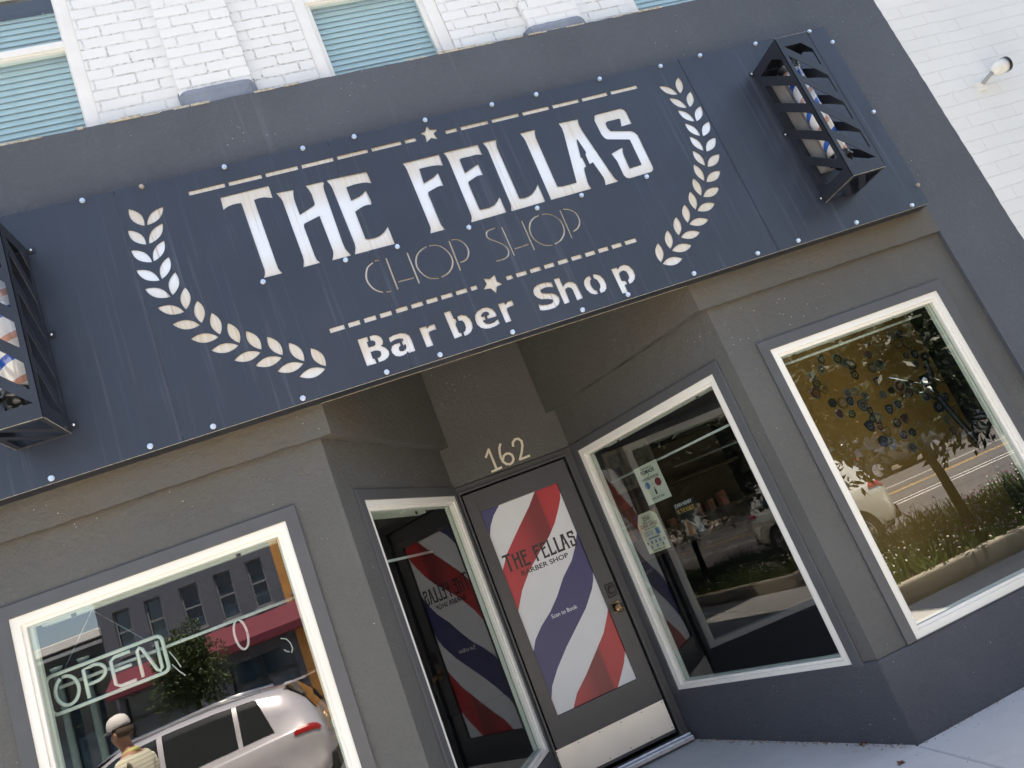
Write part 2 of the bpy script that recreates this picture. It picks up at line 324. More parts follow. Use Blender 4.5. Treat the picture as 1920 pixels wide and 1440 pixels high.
LET={"T":[[0.535,-0.1989],[0.8067,-0.1972],[0.8099,-0.2051],[0.8091,-0.2826],[0.7961,-0.2769],[0.7651,-0.2651],[0.7351,-0.2631],[0.7068,-0.2662],[0.7118,-0.6868],[0.7129,-0.7218],[0.7185,-0.7409],[0.7281,-0.759],[0.624,-0.757],[0.6351,-0.734],[0.6406,-0.7121],[0.6401,-0.6904],[0.6347,-0.2667],[0.614,-0.2629],[0.5839,-0.263],[0.5603,-0.2673],[0.5306,-0.2809]],"H":[[0.8352,-0.2549],[0.936,-0.2621],[0.9279,-0.2866],[0.9221,-0.3217],[0.9215,-0.3629],[0.9234,-0.4304],[1.0127,-0.3967],[1.0231,-0.3883],[1.025,-0.3797],[1.0258,-0.3152],[1.0192,-0.2854],[1.0081,-0.2543],[1.1114,-0.2561],[1.1157,-0.2677],[1.1057,-0.2872],[1.1027,-0.3097],[1.0983,-0.6741],[1.1009,-0.7151],[1.1201,-0.7647],[1.0087,-0.7641],[1.0268,-0.7278],[1.0313,-0.707],[1.0264,-0.4694],[0.9326,-0.4934],[0.9259,-0.5004],[0.9228,-0.513],[0.9258,-0.7053],[0.9289,-0.7327],[0.9422,-0.7579],[0.8458,-0.7578],[0.8601,-0.7156],[0.8618,-0.6899],[0.8565,-0.3208],[0.8521,-0.2966],[0.8434,-0.2734]],"E":[[1.1338,-0.2569],[1.1443,-0.2529],[1.3685,-0.2613],[1.3746,-0.2678],[1.3762,-0.2778],[1.3786,-0.3485],[1.3665,-0.3417],[1.3452,-0.3322],[1.3137,-0.3287],[1.2775,-0.3277],[1.2295,-0.3326],[1.2291,-0.4236],[1.2826,-0.4114],[1.3067,-0.3997],[1.3314,-0.3801],[1.3368,-0.4437],[1.3364,-0.4669],[1.3312,-0.485],[1.3128,-0.4795],[1.2882,-0.4806],[1.2613,-0.4888],[1.2281,-0.5021],[1.229,-0.6885],[1.2496,-0.6948],[1.2849,-0.6965],[1.3149,-0.6907],[1.3438,-0.6767],[1.3669,-0.6563],[1.3773,-0.6434],[1.3789,-0.7692],[1.1403,-0.7652],[1.1564,-0.7278],[1.1614,-0.6979],[1.1604,-0.6707],[1.1505,-0.3096],[1.1467,-0.2898]],"F":[[1.5956,-0.2657],[1.8326,-0.2649],[1.8291,-0.3491],[1.8112,-0.3415],[1.7875,-0.3358],[1.7505,-0.3316],[1.6826,-0.3308],[1.6758,-0.4312],[1.7436,-0.4098],[1.7654,-0.3967],[1.782,-0.383],[1.7828,-0.4838],[1.7658,-0.4779],[1.7439,-0.4797],[1.6827,-0.4968],[1.677,-0.5033],[1.6762,-0.5126],[1.6776,-0.7084],[1.6805,-0.7349],[1.6918,-0.7647],[1.598,-0.764],[1.6107,-0.7346],[1.6122,-0.7166],[1.6086,-0.313],[1.6048,-0.2877]],"E2":[[1.857,-0.2609],[2.0876,-0.2629],[2.0894,-0.3426],[2.0707,-0.3358],[2.0463,-0.3304],[2.0146,-0.3325],[1.9541,-0.3303],[1.9425,-0.3354],[1.9407,-0.3463],[1.9405,-0.4337],[2.0404,-0.3943],[2.0407,-0.4796],[2.0221,-0.4743],[1.9995,-0.4761],[1.939,-0.4977],[1.9346,-0.5037],[1.9344,-0.5157],[1.9355,-0.6889],[1.9388,-0.6971],[1.9447,-0.6988],[2.0001,-0.7009],[2.0341,-0.6919],[2.0581,-0.675],[2.0809,-0.6504],[2.0849,-0.6515],[2.0851,-0.762],[1.858,-0.765],[1.857,-0.7576],[1.8672,-0.7419],[1.8722,-0.7198],[1.8741,-0.3348],[1.8721,-0.3047],[1.8666,-0.2784]],"L":[[2.1181,-0.2587],[2.2144,-0.2591],[2.205,-0.2829],[2.1984,-0.3113],[2.198,-0.6944],[2.2295,-0.6989],[2.2619,-0.6962],[2.2948,-0.6814],[2.3216,-0.6599],[2.3455,-0.6324],[2.3451,-0.761],[2.1193,-0.7641],[2.1168,-0.7571],[2.127,-0.7338],[2.1296,-0.7105],[2.1356,-0.329],[2.1343,-0.3035],[2.1272,-0.2814]],"LA":[[2.373,-0.2568],[2.4806,-0.2564],[2.4692,-0.2842],[2.464,-0.3137],[2.4595,-0.6828],[2.491,-0.6894],[2.5879,-0.6892],[2.6513,-0.3291],[2.6546,-0.2935],[2.6462,-0.2521],[2.7847,-0.2565],[2.779,-0.275],[2.7752,-0.3002],[2.7783,-0.3482],[2.8362,-0.7116],[2.8408,-0.7331],[2.8571,-0.758],[2.76,-0.76],[2.7687,-0.73],[2.7703,-0.7053],[2.7487,-0.5836],[2.7222,-0.5903],[2.7246,-0.517],[2.7328,-0.5091],[2.7348,-0.4968],[2.719,-0.397],[2.7141,-0.4008],[2.6879,-0.5287],[2.6962,-0.528],[2.6966,-0.5983],[2.6809,-0.6039],[2.6749,-0.6123],[2.6586,-0.7031],[2.6592,-0.7283],[2.6634,-0.7579],[2.3826,-0.7609],[2.3888,-0.3287],[2.3856,-0.2972]],"S":[[2.9064,-0.2591],[2.9248,-0.256],[3.0974,-0.254],[3.1155,-0.2685],[3.1239,-0.2934],[3.1219,-0.3839],[3.0434,-0.3864],[3.0539,-0.3494],[3.0582,-0.3346],[3.052,-0.3265],[2.9641,-0.3262],[2.9529,-0.3327],[2.9496,-0.3477],[2.9509,-0.3718],[2.9609,-0.3982],[3.0896,-0.4324],[3.1121,-0.4476],[3.1242,-0.4747],[3.1202,-0.7239],[3.1125,-0.7423],[3.0934,-0.7548],[2.9343,-0.7585],[2.9145,-0.7493],[2.9048,-0.7287],[2.9055,-0.6167],[2.8977,-0.5863],[2.8901,-0.5584],[2.9793,-0.5342],[2.9845,-0.5356],[2.9752,-0.559],[2.9691,-0.5883],[2.9649,-0.6899],[3.0523,-0.6866],[3.0557,-0.4953],[3.048,-0.4906],[2.9103,-0.4514],[2.8957,-0.4354],[2.8879,-0.4045],[2.8865,-0.2988],[2.8982,-0.2701]],"B":[[0.9922,-1.2658],[1.0472,-1.2658],[1.0464,-1.2946],[1.0361,-1.297],[1.036,-1.3284],[1.0624,-1.329],[1.0751,-1.325],[1.0799,-1.3108],[1.0724,-1.2987],[1.0593,-1.2948],[1.0599,-1.2675],[1.083,-1.2669],[1.1033,-1.2748],[1.1185,-1.2924],[1.1219,-1.3165],[1.1139,-1.3346],[1.1022,-1.341],[1.1213,-1.3578],[1.1322,-1.3822],[1.1293,-1.4018],[1.1162,-1.418],[1.0941,-1.427],[1.0612,-1.429],[1.061,-1.4035],[1.0764,-1.4005],[1.0876,-1.3899],[1.0898,-1.3721],[1.078,-1.3619],[1.0605,-1.3573],[1.0367,-1.3583],[1.036,-1.3992],[1.0451,-1.4014],[1.0471,-1.4315],[0.9934,-1.4288]],"a":[[1.157,-1.3093],[1.1864,-1.3024],[1.225,-1.3026],[1.2525,-1.3129],[1.2693,-1.3319],[1.2727,-1.3667],[1.2709,-1.4295],[1.2329,-1.4305],[1.2303,-1.4192],[1.2208,-1.4264],[1.2031,-1.4329],[1.1799,-1.4333],[1.1599,-1.4245],[1.1478,-1.4039],[1.1465,-1.3828],[1.1583,-1.3619],[1.1759,-1.3553],[1.2047,-1.3557],[1.2043,-1.3739],[1.1926,-1.3796],[1.1881,-1.3905],[1.1908,-1.4018],[1.2039,-1.4083],[1.2227,-1.4042],[1.2308,-1.3944],[1.2325,-1.3762],[1.219,-1.3759],[1.2192,-1.353],[1.2305,-1.3484],[1.2248,-1.3369],[1.2074,-1.3311],[1.1843,-1.331],[1.1567,-1.3385]],"r":[[1.3353,-1.3081],[1.3757,-1.3087],[1.3765,-1.323],[1.3943,-1.3119],[1.4258,-1.3094],[1.4258,-1.3456],[1.4025,-1.3443],[1.3796,-1.3474],[1.3756,-1.3587],[1.3765,-1.4306],[1.3371,-1.4309]],"b1":[[1.4981,-1.2622],[1.5384,-1.2623],[1.5408,-1.3158],[1.549,-1.3176],[1.5486,-1.3382],[1.5401,-1.3448],[1.5376,-1.3569],[1.5388,-1.3915],[1.5399,-1.4046],[1.5511,-1.4092],[1.5489,-1.4289],[1.5411,-1.4284],[1.502,-1.4311]],"b2":[[1.5623,-1.3069],[1.5893,-1.3049],[1.6132,-1.317],[1.6277,-1.3434],[1.6302,-1.3744],[1.6218,-1.4017],[1.6041,-1.4216],[1.5822,-1.4314],[1.5615,-1.4331],[1.5628,-1.4101],[1.5765,-1.4039],[1.5872,-1.386],[1.5886,-1.3607],[1.5821,-1.3405],[1.561,-1.3353]],"e":[[1.782,-1.3764],[1.7812,-1.35],[1.7704,-1.3246],[1.748,-1.3077],[1.7205,-1.304],[1.6889,-1.3113],[1.6622,-1.333],[1.6537,-1.3605],[1.6544,-1.391],[1.6659,-1.4141],[1.6888,-1.429],[1.7152,-1.4347],[1.7488,-1.4328],[1.7819,-1.4242],[1.7803,-1.3946],[1.7549,-1.4067],[1.7292,-1.4091],[1.7074,-1.4019],[1.6965,-1.3875],[1.6943,-1.3773],[1.7116,-1.3782],[1.7124,-1.355],[1.6931,-1.3539],[1.6961,-1.344],[1.7097,-1.332],[1.7287,-1.3307],[1.7419,-1.3394],[1.7436,-1.353],[1.7252,-1.3579],[1.7243,-1.3763]],"r2":[[1.8142,-1.3081],[1.8535,-1.3089],[1.8541,-1.3254],[1.876,-1.3104],[1.9015,-1.3097],[1.9015,-1.3442],[1.8747,-1.3452],[1.8541,-1.3496],[1.8514,-1.3619],[1.8507,-1.4316],[1.8146,-1.4315]],"S2":[[2.1688,-1.275],[2.1695,-1.3106],[2.1443,-1.3003],[2.116,-1.2958],[2.0928,-1.2996],[2.083,-1.3077],[2.0884,-1.3207],[2.1095,-1.332],[2.1446,-1.3409],[2.1641,-1.3562],[2.1746,-1.3775],[2.1719,-1.4013],[2.1536,-1.4222],[2.1272,-1.4337],[2.0882,-1.4344],[2.0562,-1.4293],[2.0358,-1.4218],[2.0379,-1.3826],[2.0619,-1.3948],[2.0975,-1.4019],[2.1244,-1.3994],[2.1323,-1.3908],[2.1288,-1.3785],[2.1031,-1.368],[2.0682,-1.359],[2.0496,-1.3418],[2.0391,-1.3206],[2.0412,-1.2966],[2.0578,-1.275],[2.0861,-1.2637],[2.1208,-1.2634],[2.145,-1.2675]],"h":[[2.1882,-1.2598],[2.2264,-1.2605],[2.226,-1.3231],[2.2457,-1.3076],[2.2693,-1.3037],[2.2925,-1.3111],[2.3067,-1.3293],[2.3097,-1.353],[2.3113,-1.4282],[2.2714,-1.4312],[2.2719,-1.3591],[2.2654,-1.3434],[2.2509,-1.3365],[2.2312,-1.3416],[2.2289,-1.3521],[2.2255,-1.4285],[2.1891,-1.4301]],"o1":[[2.4089,-1.3034],[2.4114,-1.3281],[2.3982,-1.3377],[2.3914,-1.3585],[2.3942,-1.3822],[2.4008,-1.4025],[2.4116,-1.4083],[2.4117,-1.4311],[2.3908,-1.4302],[2.3668,-1.4144],[2.3531,-1.385],[2.3509,-1.3547],[2.3594,-1.33],[2.378,-1.313]],"o2":[[2.4275,-1.3047],[2.4458,-1.3058],[2.4703,-1.3214],[2.484,-1.3511],[2.4845,-1.3881],[2.4753,-1.4126],[2.4538,-1.4286],[2.4267,-1.4313],[2.4278,-1.4089],[2.4403,-1.3969],[2.4461,-1.3758],[2.4411,-1.3467],[2.426,-1.3305]],"p":[[2.5527,-1.3056],[2.5924,-1.3064],[2.5937,-1.3185],[2.619,-1.303],[2.6467,-1.3024],[2.6711,-1.3193],[2.6838,-1.3514],[2.6817,-1.3858],[2.6684,-1.4095],[2.6451,-1.4252],[2.622,-1.4308],[2.6219,-1.4063],[2.6363,-1.3947],[2.6417,-1.3731],[2.6371,-1.3484],[2.6219,-1.3366],[2.6002,-1.3392],[2.5896,-1.3474],[2.5865,-1.3743],[2.5852,-1.397],[2.609,-1.4045],[2.6101,-1.4289],[2.592,-1.4268],[2.5914,-1.4795],[2.554,-1.4753]],"star1":[[1.8319,-0.0458],[1.8373,-0.0797],[1.8904,-0.0923],[1.8522,-0.1161],[1.8652,-0.1638],[1.8265,-0.143],[1.7894,-0.1648],[1.7955,-0.1189],[1.7698,-0.0907],[1.8105,-0.0834]],"star2":[[1.8641,-1.127],[1.862,-1.17],[1.8884,-1.1995],[1.848,-1.2036],[1.8289,-1.2407],[1.8092,-1.2033],[1.7687,-1.197],[1.7975,-1.1688],[1.7913,-1.1275],[1.8237,-1.1444]]}
STR=[[[1.2596,-0.8378],[1.2336,-0.8386]],[[1.2219,-0.8438],[1.1865,-0.8615],[1.1671,-0.8906],[1.1553,-0.9263],[1.1573,-0.9618],[1.1722,-0.9992],[1.1952,-1.0239],[1.2162,-1.0371]],[[1.2321,-1.0422],[1.2621,-1.0465]],[[1.3007,-0.8372],[1.3007,-1.0489]],[[1.4269,-0.8404],[1.429,-1.049]],[[1.3067,-1.0027],[1.4256,-1.0052]],[[1.5483,-0.8371],[1.5159,-0.8476],[1.4819,-0.8687],[1.4599,-0.9024],[1.4511,-0.9444],[1.4598,-0.9827],[1.4796,-1.0178],[1.5081,-1.0401],[1.5471,-1.0502]],[[1.5624,-0.8378],[1.5994,-0.8437],[1.6292,-0.8643],[1.6529,-0.9012],[1.6625,-0.9428],[1.6571,-0.9818],[1.6356,-1.0156],[1.6024,-1.0387],[1.5621,-1.0483]],[[1.6857,-0.8404],[1.6829,-1.0439]],[[1.6988,-0.8389],[1.7319,-0.8453],[1.7596,-0.8722],[1.7733,-0.9086],[1.7703,-0.9443],[1.7523,-0.9752],[1.7279,-0.9903],[1.698,-0.9923]],[[1.9826,-0.8401],[1.945,-0.8428],[1.9209,-0.8519],[1.9112,-0.8769],[1.9193,-0.8979],[1.9511,-0.9262],[1.9829,-0.9545],[1.9999,-0.9876],[1.9969,-1.019],[1.9787,-1.0409],[1.9456,-1.049],[1.9037,-1.0474]],[[2.0199,-0.8443],[2.0232,-1.0478]],[[2.1519,-0.8415],[2.1529,-1.0486]],[[2.0273,-1.0053],[2.1486,-1.0007]],[[2.2731,-0.8372],[2.2373,-0.8433],[2.2014,-0.8659],[2.1783,-0.9064],[2.1727,-0.9471],[2.1824,-0.9877],[2.2042,-1.0201],[2.235,-1.0413],[2.2716,-1.0488]],[[2.2863,-0.8378],[2.3224,-0.8423],[2.3569,-0.8671],[2.3811,-0.9055],[2.3849,-0.9498],[2.3746,-0.9896],[2.3504,-1.0201],[2.3201,-1.0392],[2.2855,-1.0474]],[[2.4083,-0.8414],[2.4052,-1.044]],[[2.4272,-0.8397],[2.4665,-0.8538],[2.4946,-0.884],[2.501,-0.927],[2.4902,-0.9624],[2.4653,-0.9884],[2.4302,-1.0017]]]
DASH=[[[0.3781,-0.1141],[0.58,-0.1163]],[[0.6019,-0.1134],[0.7903,-0.114]],[[0.814,-0.1124],[1.0021,-0.1144]],[[1.0259,-0.1117],[1.2149,-0.1126]],[[1.2395,-0.1118],[1.427,-0.114]],[[1.4519,-0.1141],[1.6389,-0.1159]],[[1.6624,-0.1145],[1.7335,-0.1142]],[[1.9254,-0.113],[1.9992,-0.1165]],[[2.026,-0.1145],[2.2095,-0.1136]],[[2.2346,-0.1109],[2.4198,-0.1122]],[[2.4468,-0.1127],[2.6318,-0.1119]],[[2.6582,-0.1112],[2.8468,-0.1121]],[[2.8698,-0.1103],[3.0561,-0.1095]],[[3.0816,-0.1092],[3.28,-0.1074]]]
DASH2=[[[0.8675,-1.1523],[0.9496,-1.1549]],[[0.9723,-1.1529],[1.0379,-1.1548]],[[1.0628,-1.1541],[1.1299,-1.1551]],[[1.1542,-1.1553],[1.2215,-1.1561]],[[1.2467,-1.1579],[1.3148,-1.1587]],[[1.3379,-1.1571],[1.4057,-1.1576]],[[1.4277,-1.1582],[1.4944,-1.1587]],[[1.5172,-1.1575],[1.5852,-1.1596]],[[1.6075,-1.1574],[1.6745,-1.1576]],[[1.6981,-1.1572],[1.737,-1.1562]],[[1.9215,-1.1588],[1.9608,-1.1584]],[[1.9845,-1.1595],[2.0514,-1.1593]],[[2.0743,-1.16],[2.1421,-1.1592]],[[2.1654,-1.1581],[2.2309,-1.157]],[[2.2554,-1.1581],[2.3214,-1.1576]],[[2.3452,-1.1564],[2.4135,-1.1564]],[[2.4373,-1.1571],[2.5044,-1.1559]],[[2.5273,-1.1563],[2.5948,-1.1556]],[[2.6188,-1.1542],[2.6864,-1.1547]],[[2.7098,-1.1551],[2.7894,-1.1542]]]
LEAF=[[[0.0502,-0.1316],[0.1061,-0.2598]],[[0.2278,-0.1697],[0.1193,-0.2595]],[[0.0169,-0.261],[0.0883,-0.3753]],[[0.1996,-0.2706],[0.1033,-0.3756]],[[0.0046,-0.3867],[0.0919,-0.4892]],[[0.181,-0.3757],[0.1012,-0.487]],[[0.0032,-0.5119],[0.1024,-0.6079]],[[0.1798,-0.4817],[0.1162,-0.6027]],[[0.0201,-0.6337],[0.1309,-0.7187]],[[0.1892,-0.5821],[0.1457,-0.7123]],[[0.0546,-0.7597],[0.1763,-0.8266]],[[0.2154,-0.6856],[0.1895,-0.8157]],[[0.1032,-0.877],[0.2338,-0.926]],[[0.2555,-0.7807],[0.2457,-0.9165]],[[0.1701,-0.9876],[0.3065,-1.0221]],[[0.3078,-0.8739],[0.318,-1.0105]],[[0.251,-1.0853],[0.3903,-1.1011]],[[0.3722,-0.9572],[0.3999,-1.0894]],[[0.3462,-1.1763],[0.4872,-1.1746]],[[0.4477,-1.0319],[0.4955,-1.1605]],[[0.441,-1.2402],[0.5824,-1.238]],[[0.5437,-1.0983],[0.591,-1.2268]],[[0.5389,-1.3072],[0.6799,-1.3072]],[[0.6411,-1.1674],[0.6874,-1.2956]],[[0.6384,-1.373],[0.7796,-1.3724]],[[0.7407,-1.2333],[0.7865,-1.3594]],[[3.4305,-0.1611],[3.5335,-0.2574]],[[3.5995,-0.1276],[3.5509,-0.2536]],[[3.4586,-0.2653],[3.5483,-0.3727]],[[3.6318,-0.2554],[3.5686,-0.3704]],[[3.4747,-0.3694],[3.5509,-0.4841]],[[3.6492,-0.3809],[3.5648,-0.4852]],[[3.4766,-0.4764],[3.5377,-0.5981]],[[3.6497,-0.5092],[3.5553,-0.604]],[[3.4639,-0.5788],[3.5081,-0.7081]],[[3.6351,-0.6351],[3.5237,-0.7178]],[[3.4352,-0.684],[3.4658,-0.8144]],[[3.603,-0.7585],[3.4778,-0.8267]],[[3.3965,-0.7791],[3.4076,-0.916]],[[3.5509,-0.8752],[3.4182,-0.9268]],[[3.3461,-0.8725],[3.3369,-1.0089]],[[3.4838,-0.9864],[3.347,-1.0205]],[[3.2813,-0.956],[3.2556,-1.0892]],[[3.4034,-1.0827],[3.2633,-1.1015]],[[3.2031,-1.0326],[3.162,-1.1597]],[[3.3082,-1.1763],[3.1681,-1.1729]],[[3.11,-1.0981],[3.0657,-1.2237]],[[3.2129,-1.2415],[3.0737,-1.2407]],[[3.0134,-1.1673],[2.9711,-1.2924]],[[3.1182,-1.3078],[2.9766,-1.3076]],[[2.9152,-1.231],[2.8734,-1.358]],[[3.0196,-1.3736],[2.8801,-1.3715]]]
BOLT=[[-0.1631,-0.0185],[0.1501,-0.0179],[0.6088,-0.0147],[1.0679,-0.0117],[1.3804,-0.0128],[1.8328,-0.0125],[2.2792,-0.0127],[2.5874,-0.0138],[3.0504,-0.0085],[3.5085,-0.0185],[3.8264,-0.007],[4.2763,-0.0157],[4.7388,-0.0181],[4.8672,-0.1468],[4.8628,-0.7628],[4.8674,-1.3748],[4.7374,-1.4996],[4.276,-1.4969],[3.8146,-1.4947],[3.5057,-1.4932],[3.0392,-1.4928],[2.5799,-1.4936],[2.2755,-1.4983],[1.8297,-1.4979],[1.3911,-1.4957],[1.0815,-1.4978],[0.6203,-1.4952],[0.1545,-1.4942],[-0.1563,-1.4929],[-0.62,-1.4962],[0.6134,-0.7814],[1.0798,-0.7858],[1.3854,-0.7911],[1.828,-0.7938],[2.2748,-0.7911],[2.5779,-0.7869],[3.0423,-0.7815]]
PATCH= [(4.974, -2.146), (5.048, -2.156), (4.991, -2.222), (5.07, -2.248), (5.001, -2.331), (5.081, -2.344), (5.04, -2.421), (4.743, -2.139), (4.694, -2.22), (4.759, -2.228), (4.677, -2.325), (4.748, -2.322), (4.656, -2.434), (4.74, -2.449), (4.643, -2.544), (4.729, -2.541), (4.814, -2.529), (4.899, -2.531), (4.632, -2.661), (4.722, -2.652), (4.794, -2.61), (4.863, -2.6), (4.944, -2.608), (4.98, -2.675), (4.637, -2.775), (4.717, -2.771), (4.715, -2.882), (4.636, -2.874), (4.73, -2.979), (4.651, -2.983), (4.481, -2.217), (4.522, -2.252), (4.506, -2.328), (4.435, -2.168), (4.305, -2.131), (4.266, -2.199), (4.169, -2.227), (4.171, -2.288), (4.207, -2.34), (4.127, -2.352), (4.374, -2.438), (4.359, -2.499), (4.442, -2.448), (4.498, -2.507), (4.442, -2.562), (4.32, -2.591), (4.475, -2.619), (4.461, -2.68), (4.505, -2.683), (4.413, -2.722), (4.487, -2.749), (4.519, -2.806), (4.455, -2.861), (4.51, -2.894), (4.217, -2.463), (4.297, -2.491), (4.228, -2.559), (5.089, -2.603), (5.131, -2.734), (5.036, -2.783), (5.15, -2.863), (5.043, -2.892), (5.044, -2.986), (5.045, -2.684)]
# =============== the barber shop building ===============
GZ=-4.36; LEDGE=-1.695; TOPF=.53
shop=empty('barber_shop',(1.87,.13,GZ),'charcoal stucco barber shop with white painted brick upper floor and recessed angled entrance','building')
XL,XR=-1.80,5.53
PL,PR=-1.21,4.94      # inner edges of the end pilasters
# ---- front walls (plane y=.13) with window holes
WL=(-.98,.346,-3.906,-2.058); WR=(3.349,4.69,-3.906,-2.072)   # white frame outer
cas=.062
def grow(w,g,gb=0): return rect(w[0]-g,w[1]+g,w[2]-gb,w[3]+g)
ZB=-3.905
w1=MB()
w1.prism(rect(PL,.637,ZB,LEDGE),[rect(WL[0]+.02,WL[1]-.02,WL[2]+.04,WL[3]-.02)],(0,.13,0),X_,Z_,.075)
w1.build('lower_wall',M['stucco'],shop)
w1=MB(); w1.prism(rect(3.083,PR,ZB,LEDGE),[rect(WR[0]+.02,WR[1]-.02,WR[2]+.04,WR[3]-.02)],(0,.13,0),X_,Z_,.075)
w1.build('lower_wall',M['stucco'],shop)
# ---- splayed walls
LC=Vector((.637,.13,0)); LI=Vector((1.407,1.60,0)); RC=Vector((3.083,.13,0)); RI=Vector((2.370,1.60,0))
uR=(RC-RI).normalized(); uL=(LI-LC).normalized()     # left-to-right seen from outside
lR=(RC-RI).length; lL=(LI-LC).length
# window openings along the splays (s from wall start, left to right)
S2=(lR-1.560,lR-.150); S1=(.225,1.610)
W2=(S2[0],S2[1],-3.928,-2.066); W1=(S1[0],S1[1],-3.928,-2.060)
w1=MB(); w1.prism(rect(0,lR-.0,ZB,LEDGE),[rect(W2[0]+.02,W2[1]-.02,W2[2]+.04,W2[3]-.02)],RI,uR,Z_,.075); w1.build('splayed_wall',M['stucco'],shop)
w1=MB(); w1.prism(rect(0,lL,ZB,LEDGE),[rect(W1[0]+.02,W1[1]-.02,W1[2]+.04,W1[3]-.02)],LC,uL,Z_,.075); w1.build('splayed_wall',M['stucco'],shop)
# ---- bulkhead below the windows, a finger proud of the wall
b=MB()
pts=[(PL,.115),(.645,.115),(1.42,1.595),(1.42,1.75),(PL,1.75)]
for poly in ([(PL,.115),(.646,.115),(1.418,1.59),(1.36,1.62),(.56,.26),(PL,.26)],[(PR,.115),(3.074,.115),(2.359,1.59),(2.42,1.62),(3.16,.26),(PR,.26)]):
    n=len(poly); ar=sum(poly[i][0]*poly[(i+1)%n][1]-poly[(i+1)%n][0]*poly[i][1] for i in range(n))
    if ar<0: poly=poly[::-1]
    vs=[(x,y,-4.55) for x,y in poly]+[(x,y,ZB-.002) for x,y in poly]
    b.add(vs,[tuple(range(n-1,-1,-1)),tuple(range(n,2*n))]+[(i,(i+1)%n,n+(i+1)%n,n+i) for i in range(n)])
b.build('bulkhead',M['stucco_base'],shop,bevel=.012)
def jl(a,b2,n,amp,seed,ax):
    rr=random.Random(seed); out=[]
    v=0
    for i in range(n+1):
        t=i/n; v=v*.6+rr.uniform(-amp,amp)*.7; k=0 if i in (0,n) else v
        p=[a[0]+(b2[0]-a[0])*t,a[1]+(b2[1]-a[1])*t]; p[ax]+=k; out.append(tuple(p))
    return out
# ---- upper band and fascia (plane y=.10)
f=MB()
f.prism([(XL,LEDGE),(.700,LEDGE),(.700,-1.45),(3.020,-1.45),(3.020,LEDGE),(PR,LEDGE),(PR,-4.6)]+jl((XR,-4.6),(XR,TOPF),160,.004,3,0)+jl((XR,TOPF),(XL,TOPF),220,.003,4,1)[1:]+[(XL,LEDGE-.001)],[],(0,.10,0),X_,Z_,.16)
f.prism([(XL,-4.6),(PL,-4.6),(PL,LEDGE-.003),(XL,LEDGE-.003)],[],(0,.10,0),X_,Z_,.16)
# ragged plaster top
me=f
f.build('fascia_wall',M['stucco_up'],shop)
# band part below the sign carries the rust wash : a skim coat 3 mm proud
for a_,b_,sd_ in ((PL,.701,8),(3.019,PR-.002,9)):
    f=MB(); f.prism(jl((a_,LEDGE-.004),(b_,LEDGE-.004),60,.0045,sd_,1)+[(b_,-1.46),(a_,-1.46)],[],(0,.095,0),X_,Z_,.05); f.build('band_course',M['stucco'],shop,bevel=.004)
# recess upper walls (proud of the lower ones)
r=MB()
def wallseg(mb,a,bb,z0,z1,t):
    a=Vector((a[0],a[1],0)); bb=Vector((bb[0],bb[1],0)); l_=(bb-a).length; mb.prism(jl((0,z0),(l_,z0),50,.006,int(a.x*10),1)+[(l_,z1),(0,z1)],[],a,(bb-a),Z_,t)
wallseg(r,(.701,.10),(1.482,1.60),LEDGE,-.6,.18); r.build('recess_upper_wall',M['stucco'],shop,bevel=.01)
r=MB(); wallseg(r,(2.295,1.60),(3.019,.10),LEDGE,-.6,.18); r.build('recess_upper_wall',M['stucco'],shop,bevel=.01)
r=MB(); r.prism(rect(1.35,2.42,-2.004,-.6),[],(0,1.60,0),X_,Z_,.12); r.box(.6,3.1,.27,1.75,-.62,-.5); r.build('entrance_header',M['stucco'],shop)
# ---- door frame and door
D0,D1,DT,DB=1.446,2.286,-2.078,-4.165
j=MB()
j.prism([(1.405,-4.25),(D0-.012,-4.25),(D0-.012,DT+.012),(D1+.012,DT+.012),(D1+.012,-4.25),(2.366,-4.25),(2.366,-2.006),(1.405,-2.006)],[],(0,1.585,0),X_,Z_,.12)
j.build('door_frame',M['jamb_paint'],shop,bevel=.006)
j=MB()
j.prism([(D0-.03,-4.24),(D0-.013,-4.24),(D0-.013,DT+.013),(D1+.013,DT+.013),(D1+.013,-4.24),(D1+.03,-4.24),(D1+.03,DT+.03),(D0-.03,DT+.03)],[],(0,1.572,0),X_,Z_,.0125); j.build('door_stop_moulding',M['door_paint'],shop,bevel=.003)
d=MB(); G0,G1,GT,GB=1.537,2.166,-2.234,-3.742
d.prism(rect(D0,D1,DB,DT),[rect(G0,G1,GB,GT)],(0,1.60,0),X_,Z_,.045)
door=d.build('door',M['door_paint'],shop,bevel=.003)
g=MB(); g.box(D0+.088,D0+.0895,1.5988,1.6005,DB+.3,DT-.002); g.build('stile_joint',M['black'],door)
g=MB(); g.box(G0-.002,G1+.002,1.622,1.626,GB-.002,GT+.002); film=g.build('poster_film',M['white_print'],door)
def flat(name,poly,y,mat,par,t=.0008):
    m=MB(); m.prism(poly,[],(0,y,0),X_,Z_,t); return m.build(name,mat,par)
flat('navy_stripe',[(G0,GT),(1.688,GT),(1.621,-2.292),(1.574,-2.354),(1.544,-2.415),(G0,-2.45)],1.6210,M['navy'],door)
flat('red_stripe',[(1.982,GT),(1.9,-2.322),(1.779,-2.431),(1.699,-2.505),(1.61,-2.59),(G0,-2.69),(G0,-2.999),(1.621,-2.87),(1.722,-2.762),(1.849,-2.661),(1.921,-2.613),(1.961,-2.58),(2.035,-2.509),(2.109,-2.412),(2.15,-2.35),(G1,-2.30),(G1,GT)],1.6210,M['red'],door)
